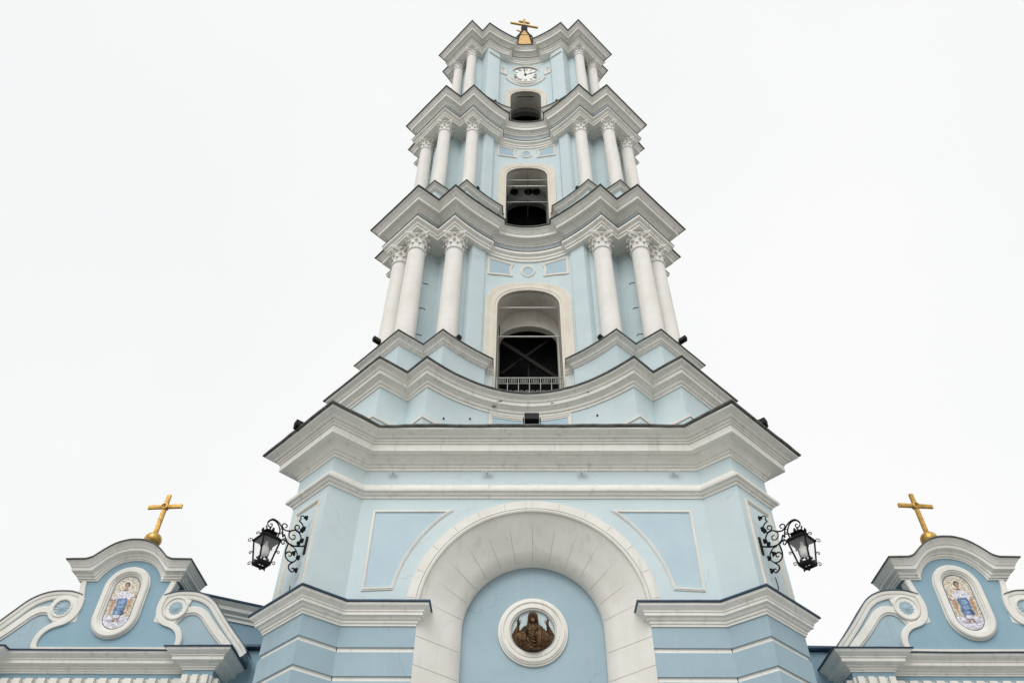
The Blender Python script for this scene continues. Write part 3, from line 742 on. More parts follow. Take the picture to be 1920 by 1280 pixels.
# ------------------------------------------------------------------ bells
def bell(r, hgt):
    e = empty('bell')
    mb = MB(); mb.lathe([(r, 0), (r * 1.02, .04 * hgt), (r * .86, .2 * hgt), (r * .66, .5 * hgt), (r * .58, .78 * hgt), (r * .42, .95 * hgt), (r * .1, hgt)], n=28, cap=False)
    mb.lathe([(r, 0), (r * .93, .0), (r * .8, .2 * hgt), (r * .6, .5 * hgt), (r * .5, .8 * hgt), (.01, .9 * hgt)], n=28, cap=False)
    mb.build('bell_body', BELL, e, 50)
    mb = MB(); mb.tube([(0, 0, .85 * hgt), (0, 0, .02 * hgt)], r * .06, 8); mb.sphere((0, 0, .03 * hgt), r * .17, 12, 8); mb.build('clapper', IRON, e, 50)
    mb = MB(); mb.tube([(0, 0, hgt * .97), (0, 0, hgt * 1.22)], r * .13, 8); mb.build('hanger', WHIT, e, 50)
    return e
sb = bell(.24, .42)
for i, (x, lab) in enumerate(((-.73, 'small dark bell hung alone at the left end of the beam in the middle arch'), (.10, 'small dark bell in the middle of the three under the white beam'), (.56, 'small dark bell nearest the right jamb of the middle arch'))):
    o = sb if i == 0 else inst(sb, None, (0, 0, 0))
    o.location = (x, -3.9, 39.88); tag(o, lab, 'bell', 'small bells in the middle arch')
mb = MB(); mb.box((0, -3.9, 40.42), (2.3, .1, .09)); mb.build('bell_beam', WHIT, tower, None)
bb = bell(.78, 1.2); bb.location = (0, -2.75, 46.9); tag(bb, 'large dark green bell seen from below in the arch under the clock', 'bell')
bb.location = (.0, -1.75, 50.1)

# ------------------------------------------------------------------ floodlights
def floodlight():
    e = empty('floodlight')
    mb = MB(); mb.box((0, 0, .26), (.42, .2, .30), Matrix.Rotation(R(-15), 3, 'X'))
    for k in range(5): mb.box((-.16 + k * .08, .13, .27), (.015, .08, .26), Matrix.Rotation(R(-15), 3, 'X'))
    mb.build('housing', IRON, e, 30)
    mb = MB(); mb.tube([(-.24, 0, .28), (-.24, 0, .02), (.24, 0, .02), (.24, 0, .28)], .02, 5); mb.build('bracket', IRON, e, None)
    mb = MB(); mb.box((0, -.115, .26), (.36, .01, .25), Matrix.Rotation(R(-15), 3, 'X')); mb.build('lens', LENS, e, None)
    return e
fl = floodlight()
FL = [((-8.20, -8.30, 18.72), 1.25, 40, 'black floodlight on the left slope of the wide main cornice roof'),
      ((0.02, -8.40, 18.90), 1.55, 0, 'black floodlight on the middle of the main cornice roof'),
      ((8.12, -8.30, 18.80), 1.25, -40, 'black floodlight on the right slope of the wide main cornice roof'),
      ((-6.45, -6.75, 24.62), 1.0, 45, 'black floodlight at the foot of the outermost left column of the lowest column tier'),
      ((-3.05, -6.85, 24.6), 1.0, -45, 'black floodlight right of the inner left column of the lowest column tier'),
      ((3.05, -6.85, 24.6), 1.0, 45, 'black floodlight left of the inner right column of the lowest column tier'),
      ((6.45, -6.75, 24.62), 1.0, -45, 'black floodlight at the foot of the outermost right column of the lowest column tier'),
      ((-2.7, -6.5, 36.15), .9, -45, 'black floodlight beside the inner left column of the middle tier'),
      ((2.7, -6.5, 36.15), .9, 45, 'black floodlight beside the inner right column of the middle tier'),
      ((-2.05, -5.2, 47.97), .85, -35, 'small black floodlight left of the arch under the clock'),
      ((2.05, -5.2, 47.97), .85, 35, 'small black floodlight right of the arch under the clock')]
for i, (p, s, rz, lab) in enumerate(FL):
    o = fl if i == 0 else inst(fl, None, p)
    s *= .8; o.location = p; o.scale = (s, s, s); o.rotation_euler = (0, 0, R(rz)); tag(o, lab, 'floodlight', 'floodlights on the tower ledges')

# small white fittings under the main cornice
def fitting():
    e = empty('string_light_holder'); mb = MB()
    mb.tube([(0, .1, 0), (0, -.05, 0)], .03, 6); mb.tube([(-.14, -.06, .02), (.14, -.06, .02)], .02, 6); mb.build('arm', WHIT, e, None)
    mb = MB()
    for x in (-.14, -.05, .05, .14): mb.sphere((x, -.08, -.04), .045, 8, 6)
    mb.build('bulb', WHIT, e, 60)
    return e
ft = fitting()
for i, (x, lab) in enumerate(((-4.85, 'small white fitting under the main cornice near its left corner'), (-1.55, 'small white fitting under the main cornice just left of the arch crown'), (1.75, 'small white fitting under the main cornice just right of the arch crown'), (4.95, 'small white fitting under the main cornice near its right corner'))):
    o = ft if i == 0 else inst(ft, None, (0, 0, 0))
    o.location = (x, -MAIN['V'][1] - .12, 17.58); tag(o, lab, 'light fitting', 'small white fittings under the main cornice')

# ------------------------------------------------------------------ wall lanterns
def px_ray(x, y):
    return None
BR = dict(  # bracket curves in (r out from wall, z) metres
)
def smooth_path(pts, n=5):
    P = [Vector(p) for p in pts]; out = []
    for i in range(len(P) - 1):
        p0 = P[max(0, i - 1)]; p1 = P[i]; p2 = P[i + 1]; p3 = P[min(len(P) - 1, i + 2)]
        for k in range(n):
            t = k / n; out.append(.5 * ((2 * p1) + (p2 - p0) * t + (2 * p0 - 5 * p1 + 4 * p2 - p3) * t * t + (3 * p1 - p0 - 3 * p2 + p3) * t ** 3))
    out.append(P[-1]); return out
LW = dict(wall=(7.245, 7.795), z0=14.509,
 curves= [[(-0.0, 0.0), (0.276, -0.134), (0.482, -0.178), (0.639, -0.151), (0.749, -0.052), (0.816, 0.065), (0.859, -0.037), (0.911, 0.17), (1.036, 0.326), (1.183, 0.399), (1.331, 0.397), (1.447, 0.272), (1.45, 0.166), (1.369, 0.097), (1.299, 0.149), (1.312, 0.226), (1.366, 0.203)], [(0.634, -0.169), (0.377, -0.166), (0.241, -0.006), (0.235, 0.206), (0.366, 0.341), (0.541, 0.34), (0.663, 0.214), (0.65, 0.072), (0.549, 0.011), (0.443, 0.066), (0.458, 0.175), (0.542, 0.16)], [(0.541, 0.34), (0.653, 0.26), (0.814, 0.212), (0.935, 0.265), (0.958, 0.36), (0.888, 0.423), (0.793, 0.39), (0.808, 0.32), (0.857, 0.298)], [(0.41, 0.343), (0.518, 0.424), (0.498, 0.529), (0.394, 0.553), (0.365, 0.479), (0.421, 0.434)], [(0.439, 0.373), (0.326, 0.358), (0.239, 0.459), (0.221, 0.574), (0.338, 0.696), (0.423, 0.723), (0.376, 0.809), (0.404, 0.884), (0.343, 0.955), (0.257, 0.927), (0.277, 0.864)], [(1.037, -0.173), (0.993, 0.031), (1.017, 0.166), (1.118, 0.311), (1.238, 0.364), (1.359, 0.342), (1.446, 0.23)], [(0.625, -0.207), (0.653, -0.442), (0.607, -0.625), (0.48, -0.714), (0.335, -0.697), (0.22, -0.551), (0.254, -0.362), (0.383, -0.23), (0.538, -0.212)], [(0.63, -0.534), (0.549, -0.43), (0.441, -0.437), (0.438, -0.537), (0.52, -0.55)], [(0.436, -0.456), (0.347, -0.379), (0.341, -0.315)], [(0.316, -0.689), (0.429, -0.834), (0.422, -0.949), (0.3, -1.02), (0.231, -0.954), (0.27, -0.88), (0.331, -0.934)], [(0.654, -0.177), (0.733, -0.118), (0.838, -0.121), (0.87, -0.206), (0.801, -0.269), (0.751, -0.218), (0.789, -0.192)], [(1.035, -0.183), (0.965, -0.123), (0.884, -0.191)]] ,
 leaves= [(0.204, 0.94), (0.202, 0.539), (0.181, 0.113), (0.182, -0.485), (0.167, -0.91), (0.249, 0.455), (0.363, -0.405), (0.27, -0.018)] ,
 rungs= [((1.017, 0.166), (0.925, 0.227)), ((1.003, 0.027), (0.883, 0.057)), ((1.113, 0.292), (1.053, 0.35)), ((1.226, 0.359), (1.184, 0.405))] , plate=0.0, axis=1.33, top=0.0, bot=-1.30)
def wall_lantern(sgn, label):
    bx, by = LW['wall']           # wall point (u, v) on the diagonal face
    ang = math.atan2(-1, sgn)      # outward direction (sgn,-1)/sqrt2 in world XY
    d = Vector((sgn, -1, 0)).normalized(); side = Vector((-d.y, d.x, 0))
    e = empty('wall_lantern', (sgn * bx, -by, LW['z0'])); tag(e, label, 'lantern', 'wrought iron wall lanterns')
    P = lambda r, z, s=0: d * r + Vector((0, 0, z)) + side * s
    mb = MB()
    for c in LW['curves']:
        pts = smooth_path([P(r, z) for r, z in c]); n = len(pts)
        mb.tube(pts, [.026 * (1 - .35 * i / n) for i in range(n)], 6)
    for (r, z) in LW['leaves']:
        for k in range(3): mb.sphere(P(r + .04 * math.cos(k * 2.1), z + .04 * math.sin(k * 2.1)), .045, 6, 5, (1, 1, 1.3))
    for a, b in LW['rungs']: mb.tube([P(*a), P(*b)], .013, 5)
    mb.box(P(.0, LW['plate']), (.09, .09, .62)); mb.build('bracket', IRON, e, 40)
    # lamp: square tapered body hanging plumb
    r0 = LW['axis']; zt_, zb_ = LW['top'], LW['bot']; H = zt_ - zb_
    ex = d; ey = side
    def sq(w, z, w0=.78): w = w * w0; return [P(r0, z) + ex * w * a + ey * w * b for a, b in ((-1, -1), (1, -1), (1, 1), (-1, 1))]
    mb = MB()
    b = mb.grid([sq(.31, zt_ - .30 * H), sq(.42, zt_ - .30 * H), sq(.44, zt_ - .27 * H), sq(.24, zt_ - .17 * H), sq(.20, zt_ - .16 * H), sq(.20, zt_ - .11 * H), sq(.27, zt_ - .10 * H), sq(.27, zt_ - .08 * H), sq(.05, zt_ - .02 * H)], closed_u=True)
    mb.face([b[-1] + i for i in range(4)]); mb.tube([P(r0, zt_ - .02), P(r0, zt_ + .12)], .03, 6)
    for a in range(4):
        mid = (sq(.29, zt_ - .07 * H)[a] + sq(.29, zt_ - .07 * H)[(a + 1) % 4]) / 2
        mb.sphere(mid, .05, 8, 6); mb.sphere(mid + Vector((0, 0, .05)), .035, 6, 5)
    mb.build('lamp_cap', IRON, e, 30)
    for a in range(4):
        c1 = sq(.43, zt_ - .28 * H)[a]; c0 = P(r0, zt_ - .28 * H); dd = (c1 - c0).normalized()
        for (cz, rr, off) in ((zt_ - .08 * H, .06, .27), (zt_ - .27 * H, .085, .41), (zt_ - .60 * H, .06, .33), (zb_ + .12 * H, .075, .26)):
            q = MB(); cc = P(r0, cz) + dd * (off * .78 * 1.41 + rr)
            q.tube([cc + dd * -rr * (1 - k / 16) * math.cos(k * .55) + Vector((0, 0, rr * (1 - k / 16) * math.sin(k * .55))) for k in range(14)], .013, 5)
            q.build('scroll', IRON, e, 30)
    mb = MB(); wt, wb = .37, .24; zg1, zg0 = zt_ - .30 * H, zb_ + .13 * H
    T1, B1 = sq(wt, zg1), sq(wb, zg0)
    for a in range(4):
        mb.tube([T1[a], B1[a]], .03, 4); mb.tube([B1[a], B1[(a + 1) % 4]], .035, 4)
        q0, q1 = B1[a], B1[(a + 1) % 4]
        for t in (.25, .5, .75):
            c = q0.lerp(q1, t); mb.sphere(c + Vector((0, 0, .07 + (.05 if t == .5 else 0))), .035, 6, 5)
    b = mb.grid([sq(wb + .02, zg0), sq(wb + .03, zg0 - .06), sq(.15, zg0 - .12)], closed_u=True)
    mb.tube([P(r0, zg0 - .1), P(r0, zb_)], .035, 6); mb.sphere(P(r0, zb_), .05, 8, 6)
    mb.build('lamp_frame', IRON, e, 30)
    for a in range(4):
        q = MB(); q.add([T1[a], T1[(a + 1) % 4], B1[(a + 1) % 4], B1[a]]); q.face((0, 1, 2, 3)); q.build('lamp_glass', GLAS, e, None)
    q = MB(); q.lathe([(.05, zg1 - .02), (.06, zg1 - .12), (.12, zg1 - .28), (.13, zg1 - .4), (.08, zg1 - .52), (.01, zg1 - .55)], P(r0, 0), 14); q.build('bulb', WHIT, e, 60)
    return e
wall_lantern(-1, 'black scrolled iron lantern on the left corner of the tower')
wall_lantern(1, 'black scrolled iron lantern on the right corner of the tower')
mb = MB()
for sgn, pts in ((-1, [(.05, 13.3), (.02, 13.0), (.12, 12.9), (.08, 12.7)]), (1, [(.05, 13.6), (.1, 13.3), (-.05, 13.05), (-.1, 12.85), (-.3, 12.7)])):
    mb = MB(); mb.tube([diag(sgn, s, z, .02) for s, z in pts], .012, 5)
    tag(mb.build('cable', IRON, None, None), 'thin dark cable running down the wall under the %s lantern' % ('left' if sgn < 0 else 'right'), 'cable')

# ------------------------------------------------------------------ bronze bust
def bust():
    mb = MB()
    # local: x right, y towards viewer negative, z up ; origin at medallion centre
    def blob(c, sc, n=24, k=16, fn=None):
        rows = []
        for i in range(k + 1):
            th = math.pi * i / k; row = []
            for j in range(n):
                ph = 2 * math.pi * j / n
                p = Vector((max(.02, math.sin(th)) * math.cos(ph), max(.02, math.sin(th)) * math.sin(ph), -math.cos(th)))
                s = fn(p) if fn else 1
                row.append((c[0] + p.x * sc[0] * s, c[1] + p.y * sc[1] * s, c[2] + p.z * sc[2] * s))
            rows.append(row)
        b = mb.grid(rows, closed_u=True); mb.face([b[0] + j for j in range(n)][::-1]); mb.face([b[-1] + j for j in range(n)])
    fold = lambda f, a, t=0: (lambda p: 1 + a * math.sin(f * (p.x * math.cos(t) + p.z * math.sin(t)) + 2.2 * math.sin(3 * p.z + p.x)) * (1 if p.y < 0 else .3))
    blob((0, .02, -.36), (.44, .20, .34), 90, 50, fold(26, .055, .3))
    blob((0, .0, -.08), (.33, .14, .17), 70, 30, fold(22, .06, 1.2))
    blob((0, -.02, -.60), (.28, .19, .14), 50, 24, fold(30, .05, 1.4))
    for s in (-1, 1):
        blob((s * .40, .0, -.30), (.21, .14, .22), 50, 30, fold(24, .07, -s * .9))
        blob((s * .52, .0, -.30), (.13, .11, .14), 40, 20, fold(30, .07, s * .6))
        mb.tube([(s * .50, -.02, -.28), (s * .46, -.08, -.14), (s * .405, -.13, -.01)], [.10, .075, .045], 10)
        for q in range(6): mb.tube([(s * (.12 + .05 * q), -.13 + .015 * q, .03 - .03 * q), (s * (.20 + .045 * q), -.19 + .02 * q, -.18), (s * (.22 + .04 * q), -.18 + .02 * q, -.40), (s * (.16 + .04 * q), -.17 + .02 * q, -.60 + .03 * q)], [.016, .026, .030, .018], 6)
    for q in range(5):
        y = .0 - .09 * q
        mb.tube([(-.24 + .03 * q, -.14, y), (-.15 + .03 * q, -.21, y - .10 - .02 * q), (-.02 + .02 * q, -.235, y - .22), (.10 + .01 * q, -.22, y - .28 + .03 * q), (.17, -.16, y - .22 + .05 * q)], [.012, .026, .034, .026, .010], 7)
    for q in range(3): mb.tube([(.12 + .035 * q, -.14, .03), (.15 + .03 * q, -.215, -.15), (.12 + .04 * q, -.21, -.38), (.06 + .05 * q, -.19, -.58)], [.014, .02, .024, .016], 6)
    # hands raised, thumb and ring finger meeting
    for s in (-1, 1):
        hx, hz = s * .395, .05
        mb.tube([(hx + s * .01, -.14, hz - .05), (hx, -.15, hz + .0), (hx - s * .002, -.155, hz + .045)], [.038, .044, .036], 10)
        F = [(s * .028, .115, s * .004), (s * .010, .125, -s * .02), ]
        # little, ring (bent), middle, index, thumb
        mb.tube([(hx + s * .030, -.155, hz + .04), (hx + s * .04, -.165, hz + .085), (hx + s * .034, -.175, hz + .115)], [.013, .011, .008], 6)
        mb.tube([(hx + s * .012, -.155, hz + .05), (hx + s * .018, -.175, hz + .105), (hx + s * .002, -.19, hz + .145), (hx - s * .018, -.2, hz + .155)], [.014, .012, .010, .008], 6)
        mb.tube([(hx - s * .004, -.155, hz + .05), (hx + s * .0, -.17, hz + .115), (hx - s * .012, -.185, hz + .165), (hx - s * .035, -.19, hz + .18)], [.014, .012, .010, .008], 6)
        mb.tube([(hx - s * .022, -.155, hz + .045), (hx - s * .03, -.165, hz + .09), (hx - s * .055, -.175, hz + .098), (hx - s * .072, -.18, hz + .075)], [.014, .012, .011, .009], 6)
        mb.tube([(hx - s * .022, -.155, hz + .0), (hx - s * .055, -.17, hz + .02), (hx - s * .075, -.18, hz + .05), (hx - s * .072, -.18, hz + .075)], [.016, .013, .011, .009], 6)
    # neck, head
    mb.tube([(0, -.04, -.02), (0, -.06, .10), (0, -.08, .2)], [.11, .08, .08], 14)
    blob((0, -.09, .26), (.100, .115, .150), 36, 28)
    blob((0, -.055, .30), (.112, .118, .145), 40, 28, lambda p: 1 + .03 * math.sin(30 * p.x))   # hair
    for s in (-1, 1):
        mb.tube([(s * .06, -.09, .40), (s * .105, -.10, .32), (s * .115, -.08, .22), (s * .125, -.06, .12), (s * .15, -.06, .04)], [.03, .035, .035, .035, .03], 8)
        mb.sphere((s * .036, -.192, .285), .014, 8, 6)             # eyes
        mb.tube([(s * .014, -.203, .302), (s * .04, -.2, .31), (s * .066, -.18, .298)], [.008, .009, .006], 6)   # brows
        mb.sphere((s * .05, -.165, .245), .03, 8, 6)
        mb.tube([(s * .0, -.208, .212), (s * .03, -.198, .205), (s * .048, -.178, .18)], [.010, .012, .008], 6)  # moustache
        mb.sphere((s * .104, -.08, .275), .02, 8, 6, (.6, 1, 1.5))
    mb.tube([(0, -.198, .30), (0, -.225, .255), (0, -.222, .236)], [.011, .018, .015], 8)   # nose
    mb.tube([(-.022, -.203, .197), (0, -.208, .199), (.022, -.203, .197)], .006, 6)
    blob((0, -.15, .155), (.062, .062, .075), 24, 16, lambda p: 1 + .08 * math.sin(26 * p.x + 4 * p.z))  # beard
    for s in (-1, 0, 1): mb.tube([(s * .035, -.19, .17), (s * .03, -.2, .12), (s * .012, -.19, .075)], [.02, .02, .008], 6)
    o = mb.build('bust_statue', BRNZ, None, None)
    md = o.modifiers.new('r', 'REMESH'); md.mode = 'VOXEL'; md.voxel_size = .0085; md.use_smooth_shade = True
    dg = bpy.context.evaluated_depsgraph_get(); me = bpy.data.meshes.new_from_object(o.evaluated_get(dg)); o.modifiers.clear(); o.data = me
    # keep it inside the round frame
    bm = bmesh.new(); bm.from_mesh(me)
    for v in bm.verts:
        v.co *= 1.14; v.co.z += .07
        r = math.hypot(v.co.x, v.co.z)
        if v.co.z < .1 and r > .685: v.co.x *= .685 / r; v.co.z *= .685 / r
    bm.to_mesh(me); bm.free()
    me.polygons.foreach_set('use_smooth', [True] * len(me.polygons)); me.materials.clear(); me.materials.append(BRNZ)
    o.location = (0, -BV - .12, MZ)
    tag(o, 'dark bronze bust of a bearded robed man with both hands raised in the round medallion', 'statue')
bust()

# ------------------------------------------------------------------ gate pavilions either side
PV = 5.2
def pavilion(sgn, c, label):
    """local s grows towards the tower; sgn=-1 left pavilion, 1 right"""
    e = empty('gate_pavilion', (c, -PV, 0)); tag(e, label, 'pavilion')
    X = lambda s: -sgn * s
    F = lambda s, z, d=0: (X(s), -d, z)
    vf0 = lambda u: 0
    def fill(poly, d0, d1, m, name, hs=None):
        mb = MB(); mb.prism(poly, d0, d1, lambda x, y, d: F(x, y, d)); return mb.build(name, m, e, None)
    def sw(mb, path, prof, closed=False, hs=1):
        q = [(X(s), z) for s, z in path]
        sweep(mb, q, prof, vf0, closed, hs * (-sgn))
    WZ = 12.1
    # ---- central pediment body
    H = [(2.06, WZ), (2.25, 12.40), (2.20, 12.72), (1.98, 12.94), (1.62, 13.08), (1.38, 13.30), (1.28, 13.62), (1.30, 13.95), (1.40, 14.28), (1.47, 14.62)]
    Hs = [(p.x, p.y) for p in smooth_path([(a, b, 0) for a, b in H], 5)]
    arch = [(1.12, 14.62), (1.04, 14.72), (.95, 14.92), (.80, 15.10), (.58, 15.27), (.30, 15.37), (0, 15.40)]
    archs = [(p.x, p.y) for p in smooth_path([(a, b, 0) for a, b in arch[1:]], 4)]
    right = Hs + [(1.72, 14.62), (1.72, 15.1), (1.0, 15.5), (.5, 15.8), (0, 15.85)]
    poly = right + [(-s, z) for s, z in reversed(right)][1:]
    fill(poly, -1.35, 0, BLUP, 'pediment_wall')
    # white scroll bands
    for q in (-1, 1):
        mb = MB(); sw(mb, [(q * s, z) for s, z in Hs], [(0, 0), (0, .075), (.03, .08), (.16, .08), (.19, .05), (.19, -.3)], False, -q if True else q)
        mb.build('scroll_band', CREAM, e, 35)
    # pediment cornice swept along the arched line, returned along the sides
    inn = smooth_path([(a, b, 0) for a, b in [(1.10, 14.62), (1.0, 14.85), (.80, 15.1), (.52, 15.3), (.22, 15.385), (0, 15.40)]], 6)
    ou = smooth_path([(a, b, 0) for a, b in [(1.50, 15.13), (1.28, 15.22), (1.0, 15.48), (.66, 15.73), (.28, 15.86), (0, 15.88)]], 6)
    def prow(t, d, dz=0, ex=0):
        mid = [(p.x + (q.x - p.x) * t, p.y + (q.y - p.y) * t + dz) for p, q in zip(inn, ou)]
        h = 14.62 + .50 * t + dz; w = 1.72 + max(d, -.1) * .72
        L = [(-w, h, -1.25), (-w, h, d)] + [(-x, z, d) for x, z in mid] + [(x, z, d) for x, z in reversed(mid)][1:] + [(w, h, d), (w, h, -1.25)]
        return [(X(x), -dd, z) for x, z, dd in L]
    prof = [(0, 0), (0, .05), (.10, .06), (.10, .11), (.22, .13), (.24, .18), (.36, .20), (.42, .28), (.46, .36), (.64, .38), (.68, .42), (.76, .44), (.88, .52), (.98, .56), (1.0, .60)]
    mb = MB(); mb.grid([prow(t, d) for t, d in prof]); mb.build('pediment_cornice', CORN, e, 30)
    mb = MB(); mb.grid([prow(1, .56, .005), prow(1, .63, .01), prow(1, .645, .03), prow(1, .63, .06), prow(1, -.2, .12), prow(.99, -1.3, .12)]); mb.build('pediment_roof', ROOF, e, 30)
    # mosaic in a stadium frame
    IZ = 13.86; a_, b_ = .46, .50     # half width, straight half height
    def stad(r, k=20): return [(r * math.cos(t), IZ + b_ + r * math.sin(t)) for t in [math.pi * i / k for i in range(k + 1)]] + [(r * math.cos(t), IZ - b_ + r * math.sin(t)) for t in [math.pi + math.pi * i / k for i in range(k + 1)]]
    mb = MB(); sw(mb, stad(a_), [(-.02, .0), (0, .04), (.02, .06), (.05, .06), (.06, .11), (.10, .12), (.11, .16), (.24, .17), (.28, .14), (.29, .08), (.32, .07), (.32, -.02)], True, -1)
    mb.build('mosaic_frame', CREAM, e, 35)
    mo = fill(stad(a_ + .02), .0, .02, T['navy'], 'mosaic_icon')
    layer = [.023]
    def art(poly, m):
        layer[0] += .0016
        mb = MB(); mb.prism(poly, .015, layer[0], lambda x, y, d: F(x * sgn * -1, IZ + y, d)); mb.build('mosaic_piece', m, mo, None)
    def ell(cx, cy, rx_, ry_, n=18): return [(cx + rx_ * math.cos(t), cy + ry_ * math.sin(t)) for t in [2 * math.pi * i / n for i in range(n)]]
    art([(x, y - IZ) for x, y in stad(a_ - .035)], T['ochre'])
    art([(-.42, -.52), (-.30, -.47), (-.1, -.53), (.1, -.47), (.28, -.52), (.42, -.5), (.40, -.68), (.28, -.82), (0, -.91), (-.28, -.82), (-.40, -.68)], T['white'])
    art([(-.3, -.62), (-.05, -.6), (0, -.7), (-.2, -.74)], T['grey']); art([(.08, -.66), (.3, -.6), (.3, -.68), (.12, -.76)], T['grey'])
    for q in (-1, 1):
        art([(q * .10, .50), (q * .20, .66), (q * .30, .62), (q * .36, .40), (q * .38, .0), (q * .34, -.42), (q * .24, -.30), (q * .16, .05), (q * .08, .3)], T['wing'])
        art([(q * .22, .22), (q * .33, .26), (q * .35, -.05), (q * .30, -.40), (q * .22, -.15)], T['orange'])
        art([(q * .26, .55), (q * .30, .56), (q * .33, .36), (q * .29, .35)], T['white'])
    art(ell(0, .60, .155, .165), T['halo'])
    art([(-.13, .40), (.13, .40), (.24, .30), (.27, .10), (.16, .08), (.12, -.05), (-.12, -.05), (-.17, .08), (-.28, .10), (-.24, .30)], T['white'])
    art([(.20, .30), (.40, .24), (.40, .19), (.22, .16)], T['white']); art([(.36, .25), (.44, .26), (.44, .19), (.38, .18)], T['skin'])
    art([(-.24, .26), (-.36, .12), (-.33, .06), (-.20, .12)], T['white']); art([(-.35, .14), (-.41, .13), (-.40, .06), (-.34, .07)], T['skin'])
    art([(-.15, .12), (.14, .14), (.20, .02), (.18, -.20), (.15, -.42), (.02, -.52), (-.14, -.48), (-.17, -.30), (-.13, -.1), (-.18, .0)], T['blue'])
    art([(-.10, .06), (.08, .08), (.13, -.02), (.05, -.10), (-.08, -.08)], T['ltblue'])
    art([(-.08, -.14), (.10, -.12), (.12, -.22), (0, -.28), (-.09, -.24)], T['ltblue']); art([(-.10, -.30), (.06, -.32), (.04, -.44), (-.08, -.42)], T['ltblue'])
    art([(.08, -.30), (.16, -.28), (.22, -.38), (.14, -.44)], T['navy'])
    art([(-.12, -.46), (.10, -.46), (.10, -.56), (-.11, -.58)], T['white'])
    art([(-.07, -.58), (-.02, -.58), (-.02, -.66), (-.09, -.66)], T['skin']); art([(.04, -.58), (.09, -.58), (.12, -.66), (.05, -.66)], T['skin'])
    art(ell(0, .62, .085, .095), T['hair']); art(ell(.003, .585, .058, .078), T['skin']); art([(-.035, .50), (.035, .50), (.05, .42), (-.05, .42)], T['skin'])
    for q in (-1, 1): art(ell(q * .024, .60, .010, .007, 8), T['hair'])
    art([(-.018, .545), (.018, .545), (.0, .537)], T['orange'])
    # ---- volute shoulders
    for q in (-1, 1):
        top = [(1.42, 14.02), (1.62, 14.10), (1.9, 14.16), (2.4, 14.15), (2.8, 14.03), (3.12, 13.82), (3.42, 13.48), (3.75, 13.10), (4.10, 12.72), (4.45, 12.35), (4.62, 12.1)]
        tops = [(p.x, p.y) for p in smooth_path([(a, b, 0) for a, b in top], 4)]
        wall = [(q * s, z) for s, z in [(1.3, 12.1), (1.3, 14.0)] + tops]
        fill(wall, -.55, -.06, BLUM, 'shoulder_wall')
        mb = MB(); pt = [(q * s, z) for s, z in tops]
        sw(mb, pt, [(-.17, -.06), (-.17, .0), (-.13, .02), (-.05, .02), (-.03, .05), (.03, .07), (.07, .07), (.07, -.1), (.07, -.6)], False, q)
        mb.build('shoulder_coping', CREAM, e, 35)
        mb = MB(); sw(mb, pt, [(.072, .10), (.10, .10), (.10, -.62)], False, q); mb.build('shoulder_flashing', BMET if q > 0 else ROOF, e, 35)
        low = [(1.86, 13.02), (2.0, 13.10), (2.12, 13.26), (2.25, 13.42), (2.45, 13.50), (2.66, 13.48), (2.88, 13.34), (3.08, 13.12), (3.4, 12.78), (3.85, 12.35), (4.05, 12.1)]
        lows = [(q * p.x, p.y) for p in smooth_path([(a, b, 0) for a, b in low], 4)]
        mb = MB(); sw(mb, lows, [(-.05, -.06), (-.05, -.02), (0, -.01), (.01, .03), (.10, .03), (.22, .03), (.24, -.01), (.24, -.06)], False, q); mb.build('volute_band', CREAM, e, 35)
        # round boss with scalloped shell
        def circ(r, cx=1.92, cz=13.64): return [(q * cx + r * math.cos(t), cz + r * math.sin(t)) for t in [-2 * math.pi * i / 32 for i in range(32)]]
        mb = MB(); sweep(mb, [(X(s), z) for s, z in circ(.34)], [(-.07, .0), (-.06, .09), (-.02, .10), (.01, .06), (.12, .05), (.14, .0)], vf0, True, q * sgn)
        mb.build('roundel_frame', CREAM, e, 35)
        mb = MB()
        rows = []
        for r, d in ((.005, .10), (.05, .095), (.09, .06), (.16, .035), (.23, .045), (.285, .02)):
            rows.append([F(q * 1.92 + r * math.cos(t) * (1 + (.0 if r < .1 else .06) * math.sin(12 * t)), 13.64 + r * math.sin(t) * (1 + (.0 if r < .1 else .06) * math.sin(12 * t)), d + (.012 * math.sin(12 * t) if r > .1 else 0)) for t in [2 * math.pi * i / 72 for i in range(72)]])
        mb.grid(rows, closed_u=True); mb.build('shell_rosette', BLUM, e, 50)
        # raised white ground behind volute
        fill([(q * s, z) for s, z in [(1.3, 13.2), (1.3, 14.02), (1.9, 14.08), (2.35, 13.95), (2.2, 13.35), (1.9, 13.1), (1.6, 13.1)]], -.06, .012, CREAM, 'volute_ground')
    # ---- entablature, breaks forward over the end piers
    S0, S1 = (2.93, 3.87) if sgn < 0 else (3.25, 4.54)
    SO = 3.28
    D = .32
    def plan(o, ends=True):
        L = [(-S1 - .4 - o, -6), (-S1 - .4 - o, D + o), (-SO + o, D + o), (-SO + o, o), (S0 - o, o), (S0 - o, D + o), (S1 + o, D + o), (S1 + o, -6)]
        out_ = []
        for a, b in zip(L[:-1], L[1:]): out_ += seg(a, b, 8)
        return out_ + [L[-1]]
    def run(name, m, prof, j=.004):
        mb = MB(); mb.grid([[(X(s), -d, (11.47 + (z - 11.56) * .8 if z > 11.5 else z) + jit((s + c, d, z), j)) for s, d in plan(o)] for o, z in prof]); return mb.build(name, m, e, 30)
    run('frieze', BLUP, [(.005, 11.2), (.005, 11.62)])
    run('entablature_cornice', CORN, [(0, 11.56), (.05, 11.56), (.05, 11.61), (.10, 11.63), (.10, 11.68), (.17, 11.71), (.18, 11.76), (.32, 11.80), (.34, 11.82), (.34, 11.94), (.38, 11.96), (.38, 12.0), (.46, 12.05), (.53, 12.12), (.55, 12.20)])
    run('cornice_flashing', BMET, [(.50, 12.20), (.60, 12.205), (.61, 12.23), (.60, 12.25), (-.2, 12.36)], .012)
